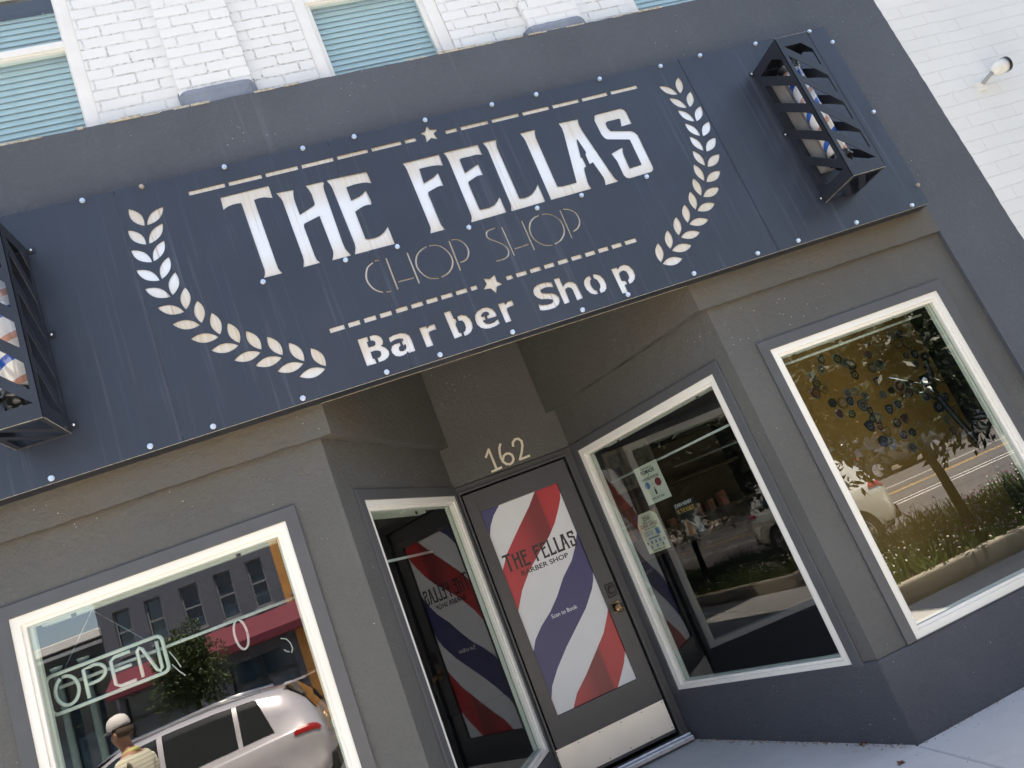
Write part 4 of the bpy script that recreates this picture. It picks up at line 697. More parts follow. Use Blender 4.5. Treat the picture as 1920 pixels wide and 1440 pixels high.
def disc(o,P,s,z,r,mat,n=24):
    m=MB(); m.prism([(r*math.cos(2*math.pi*k/n),r*math.sin(2*math.pi*k/n)) for k in range(n)],[],P+uR*(lR-s)+Vector((0,0,z))+Nr*.0004,uR,Z_,.0004); m.build('printed_badge',mat,o)
disc(o,P,1.105,-2.525,.026,ink); disc(o,P,.995,-2.527,.030,inkr); ftext(o,P,'or',1.052,-2.53,.012,.008)
m=MB()
Q=P+Nr*.0004
m.prism(rect(lR-1.058,lR-1.042,-2.604,-2.566),[],Q,uR,Z_,.0004); m.prism(rect(lR-1.054,lR-1.046,-2.564,-2.552),[],Q,uR,Z_,.0004); m.build('printed_bottle',M['black'],o)
ftext(o,P,'FOR JUST $20!',c,-2.638,.125,.019)
o,P=flyer('school_supplies_flyer',1.355,1.135,-2.975,-2.688,paper2,'cream SCHOOL SUPPLIES flyer with flag corners on the angled window')
c=1.245
ftext(o,P,'CREATING OUR',c,-2.716,.09,.008,inkr); ftext(o,P,'250',c,-2.745,.075,.026); ftext(o,P,'BACKPACKS OF',c,-2.762,.10,.010); ftext(o,P,'SCHOOL SUPPLIES',c,-2.792,.175,.026,inkr); ftext(o,P,'- FOR AREA STUDENTS -',c,-2.808,.13,.009)
m=MB(); Q=P+Nr*.0004
m.prism([(lR-1.355,-2.688),(lR-1.355,-2.76),(lR-1.305,-2.688)],[],Q,uR,Z_,.0004); m.build('printed_flag',M['navy'],o)
m=MB()
for k in range(3): m.prism([(lR-1.135,-2.692-.016*k),(lR-1.135,-2.700-.016*k),(lR-1.175+.012*k,-2.700-.004*k+.004),(lR-1.175+.012*k,-2.692-.004*k+.004)],[],Q,uR,Z_,.0004)
m.build('printed_stripes',inkr,o)
m=MB()
for k in range(3): m.prism(rect(lR-1.325,lR-1.235,-2.826-.012*k,-2.822-.012*k),[],Q,uR,Z_,.0004)
m.prism(rect(lR-1.205,lR-1.165,-2.86,-2.815),[],Q,uR,Z_,.0004); m.prism(rect(lR-1.30,lR-1.19,-2.878,-2.868),[],Q,uR,Z_,.0004)
for k in range(5): m.prism(rect(lR-1.335+.042*k,lR-1.318+.042*k,-2.912,-2.892),[],Q,uR,Z_,.0004)
for k in range(3): m.prism(rect(lR-1.31+.06*k,lR-1.297+.06*k,-2.945,-2.922),[],Q,uR,Z_,.0004)
m.build('printed_icons',ink,o)
ftext(o,P,'THE FELLAS',c,-2.966,.12,.010)
o,P=flyer('event_poster',1.005,.793,-2.985,-2.712,dk,'dark JOHN HENRY VS. THE ROBOT poster behind the angled window',.10)
c=.905
ftext(o,P,'JOHN HENRY',c,-2.752,.165,.032,M['white_print']); ftext(o,P,'VS. THE ROBOT',c,-2.790,.165,.030,gold)
m=MB(); Q=P+Nr*.0004
m.prism([(lR-.975,-2.955),(lR-.955,-2.85),(lR-.930,-2.83),(lR-.915,-2.87),(lR-.90,-2.93),(lR-.93,-2.955)],[],Q,uR,Z_,.0004); m.build('printed_figure',simple('brown_ink',(.22,.12,.07),.5),o)
m=MB(); m.prism([(lR-.875,-2.95),(lR-.870,-2.86),(lR-.850,-2.83),(lR-.825,-2.85),(lR-.815,-2.95)],[],Q,uR,Z_,.0004); m.prism([(lR-.94,-2.845),(lR-.932,-2.84),(lR-.86,-2.905),(lR-.868,-2.91)],[],Q+Nr*.0004,uR,Z_,.0004); m.build('printed_robot',simple('grey_ink',(.25,.25,.26),.5),o)
# =============== inside the right window: patch board and wand stand ===============
pb=empty('patch_board',(4.6,1.0,-2.9),'tan board covered with embroidered badge patches inside the right display window','board')
m=MB(); m.box(3.95,5.205,1.0,1.03,-3.95,-2.02); m.build('panel',M['board'],pb,bevel=.004)
pc=[simple('patch_'+n,c_,.85,var=.25,scale=60,bump=.3,bscale=250) for n,c_ in (('green',(.04,.055,.03)),('navy',(.02,.025,.06)),('black',(.02,.02,.02)),('grey',(.13,.13,.12)),('maroon',(.10,.025,.03)),('gold',(.28,.17,.04)))]
rim=[simple('rim_gold',(.38,.24,.06),.8),simple('rim_grey',(.30,.30,.28),.8),simple('rim_black',(.015,.015,.015),.8)]
rnd=random.Random(11)
def shield(r,kind):
    if kind==0: return [(r*math.cos(t),r*1.05*math.sin(t)) for t in [2*math.pi*k/20 for k in range(20)]]
    if kind==1: return [(-r*.85,r*.9),(0,r*1.05),(r*.85,r*.9),(r*.9,r*.1),(r*.6,-r*.7),(0,-r*1.15),(-r*.6,-r*.7),(-r*.9,r*.1)]
    if kind==2: return [(r*math.cos(t),r*math.sin(t)) for t in [math.pi/2+2*math.pi*k/6 for k in range(6)]]
    return [(-r*.75,r*.95),(r*.75,r*.95),(r*.8,-r*.4),(0,-r*1.2),(-r*.8,-r*.4)]
for (x,z) in PATCH:
    r=rnd.uniform(.036,.046); kd=rnd.choice([0,0,1,1,2,3]); th=rnd.uniform(-.2,.2); sh=shield(r,kd)
    def xf(s_,l): return [(x+(u*math.cos(th)-v*math.sin(th))*s_,z+(u*math.sin(th)+v*math.cos(th))*s_) for u,v in l]
    m=MB(); m.prism(xf(1,sh),[],(0,.9965,0),X_,Z_,.003); p=m.build('badge_patch',rnd.choice(rim),pb)
    m=MB(); m.prism(xf(.86,sh),[],(0,.9955,0),X_,Z_,.0006); 
    m.build('patch_field',rnd.choice(pc),p)
    m=MB(); q=shield(r*.42,rnd.choice([0,2,1])); m.prism(xf(1,q),[xf(.6,q)],(0,.9947,0),X_,Z_,.0006); m.build('patch_emblem',rnd.choice(rim+[pc[3],pc[5]]),p)
st=empty('hanging_bracket_arm',(4.6,.5,-2.6),'black pole arm with silver clamp and wire hooks inside the right display window','bracket')
m=MB(); m.tube([(4.86,.52,-3.50),(4.60,.5,-2.64)],.020,14); m.build('pole',M['dark_metal'],st,smooth=True)
m=MB(); m.tube([(4.622,.5,-2.70),(4.600,.5,-2.632),(4.590,.5,-2.60)],[.024,.026,.034],16); m.build('clamp',M['chrome'],st,smooth=True)
m=MB(); m.tube([(4.598,.5,-2.62),(4.590,.5,-2.575),(4.589,.5,-2.54)],[.034,.044,.030],14); m.build('joint',M['chrome'],st,smooth=True)
m=MB(); m.tube([(4.60,.5,-2.60),(4.665,.5,-2.55),(4.672,.5,-2.48),(4.690,.5,-2.43)],[.030,.026,.020,.026],12); m.lathe((4.694,.5,-2.425),[(.006,-.03),(.028,-.015),(.030,.01),(.012,.028)],(0,0,1),14); m.build('head',M['black'],st,smooth=True)
m=MB(); m.tube([(4.575,.5,-2.60),(4.348,.5,-2.471)],.006,8); m.tube([(4.557,.5,-2.607),(4.552,.49,-2.630),(4.538,.49,-2.652),(4.495,.49,-2.640)],.005,8); m.build('wire_hook',M['chrome'],st,smooth=True)
m=MB(); m.tube([(4.878,.5,-2.435),(4.690,.5,-2.578),(4.684,.5,-2.596),(4.722,.5,-2.633),(4.745,.5,-2.632),(4.764,.5,-2.608)],.005,8); m.build('wire_hook',M['chrome'],st,smooth=True)
# furniture glimpsed inside
sh=empty('wall_shelf',(3.2,3.0,-2.9),'dim wall shelf with product boxes seen through the angled window','shelf')
m=MB(); m.box(2.3,4.4,3.0,3.25,-2.92,-2.89); m.box(2.3,4.4,3.0,3.25,-2.52,-2.49); m.box(2.3,4.4,3.25,3.28,-3.1,-2.1); m.build('shelf_board',simple('shelf_wood',(.12,.08,.05),.6),sh)
m=MB()
for k in range(12): m.box(2.4+k*.15,2.4+k*.15+.07,3.03,3.12,-2.89,-2.89+rnd.uniform(.07,.16))
m.build('product_boxes',simple('product_box',(.45,.16,.10),.5,var=.5,scale=9),sh)
pf=empty('framed_picture',(3.5,2.9,-2.2),'framed picture hanging in the dark shop interior behind the angled window','picture')
m=MB(); m.prism(rect(3.05,3.55,-2.42,-2.0),[rect(3.09,3.51,-2.38,-2.04)],(0,2.95,0),X_,Z_,.03); m.build('frame',simple('picture_frame',(.3,.26,.2),.5),pf)
m=MB(); m.box(3.09,3.51,2.97,2.975,-2.38,-2.04); m.build('print',simple('picture_print',(.25,.22,.18),.6,var=.5,scale=14),pf)
# =============== ground, sidewalk, road ===============
def concrete(name,col):
    s=NM(name); b=s.b
    c=s.mix(s.ramp(s.noise(.9,6,rough=.65),[(.3,0.0),(.7,1.0)]),tuple(x*.85 for x in col),tuple(x*1.12 for x in col))
    c=s.mix(s.math('MULTIPLY',s.ramp(s.noise(5,7,rough=.75),[(.55,0.0),(.75,1.0)]),.3),c,tuple(x*.62 for x in col))
    sp=s.ramp(s.noise(90,3,rough=.8),[(.72,0.0),(.80,1.0)]); c=s.mix(s.math('MULTIPLY',sp,.7),c,(.10,.08,.06))
    s.L(c,b.inputs['Base Color']); b.inputs['Roughness'].default_value=.8
    s.bump(s.math('ADD',s.noise(160,4,rough=.7),s.noise(6,4)),.35,.003); return s.m
M['conc']=concrete('sidewalk_concrete',(.54,.535,.52)); M['kerb']=concrete('kerb_concrete',(.42,.38,.31))
def asph():
    s=NM('asphalt'); c=s.mix(s.ramp(s.noise(1,6,vec=s.pos((.15,1.2,1))),[(.3,0.0),(.7,1.0)]),(.085,.080,.080),(.12,.112,.11))
    s.L(c,s.b.inputs['Base Color']); s.b.inputs['Roughness'].default_value=.85; s.bump(s.noise(120,3),.3,.004); return s.m
M['asph']=asph()
m=MB(); m.add([(-400,-400,-4.72),(400,-400,-4.72),(400,400,-4.72),(-400,400,-4.72)],[(0,1,2,3)]); o=m.build('ground',simple('dry_ground',(.22,.19,.14),.9,scale=.3)); tag(o,kind='structure')
def zs(y): return GZ+(y-.13)*.022        # the sidewalk falls gently to the street
m=MB(); g=.006
xs=[-14,-12.5,-11,-9.5,-8,-6.5,-5,-3.4,-1.8,3.062,4.6,6.1,7.6,9.1,10.6,12.1,13.6,15.1,18,21,25]
ys=[-2.62,-1.25,.20]
def slab(mb,x0,x1,y0,y1,f):
    c=[(x0,y0),(x1,y0),(x1,y1),(x0,y1)]
    e=.008
    top=[(x0+e,y0+e),(x1-e,y0+e),(x1-e,y1-e),(x0+e,y1-e)]
    vs=[(x,y,f(x,y)-.14) for x,y in c]+[(x,y,f(x,y)-.007) for x,y in c]+[(x,y,f(x,y)) for x,y in top]
    mb.add(vs,[(0,1,5,4),(1,2,6,5),(2,3,7,6),(3,0,4,7),(4,5,9,8),(5,6,10,9),(6,7,11,10),(7,4,8,11),(8,9,10,11)])
for i in range(len(xs)-1):
    for k in range(len(ys)-1):
        if xs[i]==-1.8 and k==1: continue
        slab(m,xs[i]+g,xs[i+1]-g,ys[k]+g,ys[k+1]-g,lambda x,y:zs(y))
# entrance apron ramps up to the door
x0,x1=-1.8+g,3.062-g
P=[(x0,-1.25+g),(x1,-1.25+g),(x1,.13),(x0,.13)]
m.add([(x,y,zs(y)) for x,y in P],[(0,1,2,3)])
m.add([(.45,.13,zs(.13)),(x1,.13,zs(.13)),(3.15,.13,zs(.13)),(2.45,1.75,-4.232),(1.3,1.75,-4.232)],[(0,1,3,4),(1,2,3)])
m.add([(x1,-1.25+g,zs(-1.25)),(x1,-1.25+g,zs(-1.25)-.1),(x1,.13,zs(.13)-.1),(x1,.13,zs(.13))],[(0,1,2,3)])
o=m.build('sidewalk',M['conc']); tag(o,kind='structure')
m=MB(); m.box(-30,40,-6.0,.19,-4.70,-4.50); o=m.build('sidewalk_bed',M['kerb']); tag(o,kind='structure')
# paving between planters, road
m=MB()
for a,b_ in ((-14,4.2),): m.box(a,b_,-5.6,-2.63,-4.56,zs(-2.62)-.004)
m.box(11.6,25,-5.6,-2.63,-4.56,zs(-2.62)-.004); o=m.build('paving',M['conc']); tag(o,kind='structure')
m=MB(); m.box(-30,40,-5.78,-5.6,-4.62,-4.405); m.box(-60,90,-22.4,-22.2,-4.62,-4.40); o=m.build('kerb',M['kerb'],bevel=.02); tag(o,kind='structure')
m=MB(); m.add([(-120,-22.2,-4.53),(160,-22.2,-4.53),(160,-5.78,-4.53),(-120,-5.78,-4.53)],[(0,1,2,3)]); o=m.build('road',M['asph']); tag(o,kind='structure')
mk=simple('road_paint',(.62,.60,.56),.7,var=.15,scale=12); mky=simple('yellow_road_paint',(.55,.36,.12),.7,var=.15,scale=12)
m=MB()
for y in (-11.25,-11.75,-15.9): m.box(-100,140,y-.055,y+.055,-4.53,-4.526)
for k in range(-8,14): m.box(k*6,k*6+.1,-8.4,-5.9,-4.53,-4.526)
o=m.build('road_markings',mk); tag(o,kind='structure')
m=MB()
for y in (-13.9,-14.15): m.box(-100,140,y-.05,y+.05,-4.53,-4.526)
o=m.build('road_markings',mky); tag(o,kind='structure')
m=MB(); m.box(-60,90,-24.3,-22.4,-4.62,-4.41); o=m.build('far_sidewalk',M['conc']); tag(o,kind='structure')
# =============== planter with tree and flowers ===============
pl=empty('street_planter',(7.9,-4.2,-4.42),'long concrete-kerbed planter bed at the edge of the sidewalk','planter')
m=MB()
def kline(mb,p,q,wd,z0,z1):
    p=Vector((p[0],p[1],0));q=Vector((q[0],q[1],0)); d=(q-p).normalized(); n=Vector((-d.y,d.x,0))*wd
    vs=[v+Vector((0,0,z)) for z in (z0,z1) for v in (p,q,q+n,p+n)]
    mb.add(vs,[(3,2,1,0),(4,5,6,7),(0,1,5,4),(1,2,6,5),(2,3,7,6),(3,0,4,7)])
kline(m,(4.3,-2.80),(11.5,-2.80),.15,-4.6,-4.24); kline(m,(4.3,-5.55),(11.5,-5.55),.15,-4.6,-4.24); kline(m,(4.45,-5.4),(4.45,-2.8),.15,-4.6,-4.2405); kline(m,(11.5,-5.4),(11.5,-2.8),.15,-4.6,-4.2405)
m.build('kerb_wall',M['kerb'],pl,bevel=.02)
m=MB(); m.box(4.45,11.4,-5.42,-2.78,-4.6,-4.30); m.build('soil',simple('planter_soil',(.06,.045,.03),.95,bump=.8,bscale=20),pl)
def leafmat(name,c,tr=.35):
    s=NM(name); n=s.noise(3,3); cc=s.mix(s.ramp(n,[(.3,0.0),(.7,1.0)]),tuple(x*.65 for x in c),tuple(min(1,x*1.35) for x in c))
    s.L(cc,s.b.inputs['Base Color']); s.b.inputs['Roughness'].default_value=.5; s.b.inputs['Subsurface Weight'].default_value=0
    t=s.N('ShaderNodeBsdfTranslucent'); s.L(cc,t.inputs[0]); mx=s.N('ShaderNodeMixShader'); mx.inputs[0].default_value=tr; s.L(s.b.outputs[0],mx.inputs[1]); s.L(t.outputs[0],mx.inputs[2]); s.L(mx.outputs[0],s.out.inputs[0]); return s.m
M['leaf']=leafmat('tree_leaf',(.018,.030,.009),.2); M['leaf2']=leafmat('street_tree_leaf',(.05,.08,.025)); M['grass']=leafmat('planter_foliage',(.12,.17,.05)); M['flower']=simple('flower_white',(.62,.58,.52),.7); M['flower2']=simple('flower_magenta',(.35,.05,.22),.7); M['bark']=simple('tree_bark',(.06,.045,.032),.9,bump=.9,bscale=18)
rnd=random.Random(3)
def tri_leaf(mb,p,d,l,wd):
    d=Vector(d).normalized(); s_=d.cross(Vector((rnd.uniform(-1,1),rnd.uniform(-1,1),rnd.uniform(-1,1)))).normalized()*wd
    mb.add([p,p+d*l*.5+s_,p+d*l,p+d*l*.5-s_],[(0,1,2,3)])
m=MB(); m2=MB(); m3=MB()
for i in range(5200):
    x=rnd.uniform(4.5,11.3); y=rnd.uniform(-5.35,-2.72)
    h=(.10+.28*abs(math.sin(x*1.3+y))*rnd.random()+.10*math.sin(x*.9)**2)*(1.0 if x>6.6 else .8)
    p=Vector((x,y,-4.32)); d=Vector((rnd.gauss(0,.4),rnd.gauss(0,.4),1)); tri_leaf(m,p,d,h+.05,.012)
    if rnd.random()<.45:
        q=p+d.normalized()*(h+.03); mm=m3 if (rnd.random()<.3 and x>6.5) else m2
        for k in range(2): tri_leaf(mm,q+Vector((rnd.uniform(-.02,.02),rnd.uniform(-.02,.02),0)),(rnd.gauss(0,1),rnd.gauss(0,1),.6),.028,.010)
o=m.build('ground_cover',M['grass']); tag(o,kind='stuff',label='low green planting in the planter bed',cat='plants')
o=m2.build('white_flowers',M['flower']); tag(o,kind='stuff',label='small pale flowers over the planting in the planter bed',cat='flowers')
o=m3.build('magenta_flowers',M['flower2']); tag(o,kind='stuff',label='small magenta flowers at the end of the planter bed',cat='flowers')
def tree(name,base,th,tr,crown,n,ll,lab,mat,lean=(0,0),droop=.3,cr=None,group=None):
    t=empty(name,base,lab,'tree',group); B=Vector(base); top=B+Vector((lean[0],lean[1],th))
    m=MB(); m.tube([B-Vector((0,0,.2)),B.lerp(top,.5)+Vector((.03,.02,0)),top],[tr*1.15,tr*.9,tr*.75],12)
    cc=[]
    for k in range(9):
        a=k*2.4; c=top+Vector((math.cos(a)*crown[0]*.55,math.sin(a)*crown[0]*.55,crown[1]*(.25+.55*(k%3)/2)))
        m.tube([top-Vector((0,0,.1)),top.lerp(c,.5)+Vector((0,0,.15)),c],[tr*.5,tr*.3,tr*.1],7); cc.append(c)
    m.build('trunk',M['bark'],t,smooth=True)
    f=MB(); blobs=[(c+Vector((rnd.gauss(0,.2),rnd.gauss(0,.2),rnd.gauss(0,.2)))*1,rnd.uniform(.45,.7)*crown[0]) for c in cc for _ in range(2)]+[(top+Vector((0,0,crown[1]*.5)),crown[0]*.7)]
    for i in range(n):
        c,r=rnd.choice(blobs); v=Vector((rnd.gauss(0,1),rnd.gauss(0,1),rnd.gauss(0,1))).normalized()*r*rnd.random()**.4
        v.z*=crown[1]/crown[0]*.8; p=c+v; d=Vector((v.x,v.y,v.z*.3-droop*r+rnd.uniform(-.3,.3)))+Vector((rnd.gauss(0,.3),rnd.gauss(0,.3),rnd.gauss(0,.3)))
        for q in range(3): tri_leaf(f,p+Vector((rnd.uniform(-.05,.05),rnd.uniform(-.05,.05),rnd.uniform(-.05,.05))),d+Vector((rnd.gauss(0,.4),rnd.gauss(0,.4),rnd.gauss(0,.3))),ll*rnd.uniform(.7,1.2),ll*.16)
    f.build('crown',mat,t); return t
tree('street_tree',(7.26,-3.6,-4.35),1.65,.06,(1.6,1.5),5200,.16,'broad dark leafy street tree growing in the planter bed',M['leaf'],lean=(.02,-.25),droop=.3)
tree('street_tree',(-5.15,-19.2,-4.4),1.9,.10,(.72,1.5),4200,.13,'small round-headed street tree in front of the grey building across the road',M['leaf2'])
tree('street_tree',(10.5,-22.9,-4.4),2.1,.10,(1.5,2.0),3500,.2,'leafy street tree on the far sidewalk before the brown brick building',M['leaf2'])
tree('street_tree',(26,-23.2,-4.4),2.4,.12,(2.2,2.6),4000,.26,'large street tree at the right end of the far sidewalk',M['leaf2'])
# =============== cars ===============
def suv(name,loc,body,lab,rot=0,dark=False):
    L_=4.55
    # (x, sill, belt, top, half width low, half width top)  x=0 rear
    st=[(0.0,.50,.86,.95,.70,.60),(.06,.38,.98,1.12,.84,.66),(.18,.30,1.03,1.36,.90,.66),(.38,.28,1.04,1.56,.92,.66),(.75,.28,1.03,1.63,.93,.68),(1.3,.28,1.01,1.66,.93,.69),(1.9,.28,.99,1.66,.93,.69),(2.5,.28,.97,1.62,.93,.68),(2.95,.28,.96,1.46,.93,.67),(3.25,.28,.96,1.20,.92,.70),(3.42,.28,.96,1.03,.92,.78),(3.9,.28,.90,.97,.90,.76),(4.3,.32,.78,.86,.84,.70),(4.48,.40,.62,.72,.72,.58),(4.55,.48,.56,.62,.6,.5)]
    def interp(x):
        for i in range(len(st)-1):
            if st[i][0]<=x<=st[i+1][0]:
                t=(x-st[i][0])/(st[i+1][0]-st[i][0]); return [st[i][k]*(1-t)+st[i+1][k]*t for k in range(6)]
        return list(st[-1])
    def P(x,t,side,off=0):
        _,z0,zb,zt,w0,w1=interp(x)
        prof=[(w0*.90,z0),(w0*.99,z0+.12),(w0,(z0+zb)/2),(w0*.985,zb-.04),(w0*.95,zb),(w1+(w0*.95-w1)*.08,zt-.10),(w1*.86,zt-.03),(w1*.5,zt),(0,zt+.01)]
        u=t*8; i=min(int(u),7); a,b_=prof[i],prof[i+1]; f_=u-i
        y=a[0]+(b_[0]-a[0])*f_; z=a[1]+(b_[1]-a[1])*f_
        dy=b_[0]-a[0];dz=b_[1]-a[1]; l=math.hypot(dy,dz) or 1
        return Vector((x,side*(y+off*dz/l),z-off*dy/l))
    c=empty(name,loc,lab,'car'); c.rotation_euler=(0,0,rot)
    def mk(nm,mb,mats,sm=True,par=c,bev=0):
        o=mb.build(nm,mats,None,smooth=sm,bevel=bev); o.parent=par; return o
    m=MB(); xs_=sorted(set([s_[0] for s_ in st]+[.28,.55,1.0,1.6,2.2,2.75,3.1,3.6,4.1])); T=[i/16 for i in range(17)]
    vs=[]
    for x in xs_:
        vs+=[P(x,t,1) for t in T]+[P(x,t,-1) for t in T[:-1]][::-1]
    n=33; fs=[]
    for i in range(len(xs_)-1):
        for k in range(n-1): fs.append((i*n+k,i*n+k+1,(i+1)*n+k+1,(i+1)*n+k))
        fs.append((i*n+n-1,i*n,(i+1)*n,(i+1)*n+n-1))
    fs.append(tuple(range(n-1,-1,-1))); fs.append(tuple((len(xs_)-1)*n+k for k in range(n)))
    m.add(vs,fs); mk('body',m,body)
    def patch(x0,x1,x0t,x1t,t0,t1,side,off=.006,nx=8,nt=5):
        mb=MB(); vs=[]
        for j in range(nt+1):
            v=j/nt; t=t0+(t1-t0)*v
            for i in range(nx+1):
                u=i/nx; a=x0+(x0t-x0)*v; b_=x1+(x1t-x1)*v; vs.append(P(a+(b_-a)*u,t,side,off))
        mb.add(vs,[(j*(nx+1)+i,j*(nx+1)+i+1,(j+1)*(nx+1)+i+1,(j+1)*(nx+1)+i) for j in range(nt) for i in range(nx)]); return mb
    tb,tt=.515,.655
    for sd in (1,-1):
        mk('side_window',patch(.62,1.02,.80,1.02,tb,tt,sd),M['glass_dark'])
        mk('side_window',patch(1.08,1.95,1.08,1.95,tb,tt,sd),M['glass_dark']); mk('side_window',patch(2.02,3.02,2.02,2.72,tb,tt,sd),M['glass_dark'])
        mk('sill_trim',patch(.2,4.2,.2,4.2,.0,.10,sd,.012),M['black'])
        mk('roof_rail',MB().tube([P(.7,.80,sd,.03),P(1.3,.80,sd,.05),P(2.4,.80,sd,.05),P(2.8,.80,sd,.03)],.018,8),M['chrome'])
        mk('tail_light',patch(.05,.40,.10,.34,.36,.49,sd,.010),simple('tail_light_red',(.35,.02,.02),.08,coat=1))
        mk('headlight',patch(4.05,4.4,4.15,4.38,.34,.46,sd,.008),M['chrome'])
        for xw in (.88,3.62):
            m=MB(); m.lathe((xw,sd*.845,.34),[(.395,0),(.395,.10)],(0,sd,0),30); mk('wheel_arch',m,M['black'],False)
            m=MB(); m.lathe((xw,sd*.76,.345),[(.30,0),(.345,.02),(.35,.10),(.345,.175),(.25,.20),(.20,.19)],(0,sd,0),30); wv=mk('wheel',m,M['black'],True)
            m=MB(); m.lathe((xw,sd*.955,.345),[(.235,-.01),(.24,.0),(.225,.006)],(0,sd,0),30)
            for k in range(5):
                a=k*2*math.pi/5
                for o2 in (-.11,.11):
                    p=Vector((xw+.05*math.cos(a),sd*.968,.345+.05*math.sin(a))); q=Vector((xw+.22*math.cos(a+o2),sd*.962,.345+.22*math.sin(a+o2))); m.tube([p,q],.018,6)
            mk('rim',m,M['chrome'],False,wv)
    # rear and front glass
    def strip(x0,x1,w,zoff,nm):
        mb=MB(); vs=[]
        for i in range(7):
            x=x0+(x1-x0)*i/6; a=interp(x)
            for y in (-1,-.5,0,.5,1): vs.append(Vector((x,y*a[5]*w,a[3]+zoff-(.02 if abs(y)==1 else 0))))
        mb.add(vs,[(i*5+k,i*5+k+1,(i+1)*5+k+1,(i+1)*5+k) for i in range(6) for k in range(4)]); mk(nm,mb,M['glass_dark'])
    strip(.085,.37,.86,.022,'rear_window'); strip(2.62,3.36,.86,.022,'windscreen')
    m=MB(); m.tube([Vector((.40,-.5,1.60)),Vector((.22,-.55,1.575)),],.02,6); m.box(.10,.42,-.60,.60,1.575,1.60); mk('spoiler',m,body,False,bev=.01)
    m=MB(); m.box(-.03,.10,-.80,.80,.36,.58); mk('rear_bumper',m,M['black'],False,bev=.03)
    m=MB(); m.box(-.02,.03,-.17,.17,.80,.90); mk('number_plate',m,M['white_print'],False,bev=.004)
    m=MB(); m.tube([Vector((1.25,.94,.95)),Vector((1.33,.97,.955)),Vector((1.42,.94,.955))],.012,6); m.tube([Vector((2.15,.94,.93)),Vector((2.23,.97,.935)),Vector((2.32,.94,.935))],.012,6); mk('door_handle',m,M['chrome'])
    m=MB()
    for s_ in (1,-1): m.box(2.72,2.92,s_*.90,s_*1.08,1.00,1.14)
    mk('wing_mirror',m,body,False,bev=.03)
    return c
def paint(name,c,fl=.3): return simple(name,c,.22,metal=fl,var=.03,coat=1)
# heading towards -X : rear at +X end
suv('parked_suv',(-.55,-7.35,-4.53),paint('silver_lilac_paint',(.58,.56,.60)),'silver SUV parked at the kerb, mirrored in the window with the neon sign',rot=math.pi)
suv('parked_suv',(8.62,-7.30,-4.53),paint('pearl_white_paint',(.74,.74,.68)),'pearl white SUV parked at the kerb beside the planter',rot=math.pi)
suv('parked_suv',(-5.9,-7.45,-4.53),paint('bright_white_paint',(.78,.78,.78)),'white SUV parked ahead of the silver one',rot=math.pi)
suv('parked_suv',(17.6,-20.7,-4.53),paint('dark_grey_paint',(.05,.055,.065)),'dark grey SUV parked on the far side of the road',rot=0)
suv('parked_suv',(1.3,-20.7,-4.53),paint('yellow_paint',(.62,.36,.06)),'amber yellow SUV parked before the orange building across the road',rot=0)
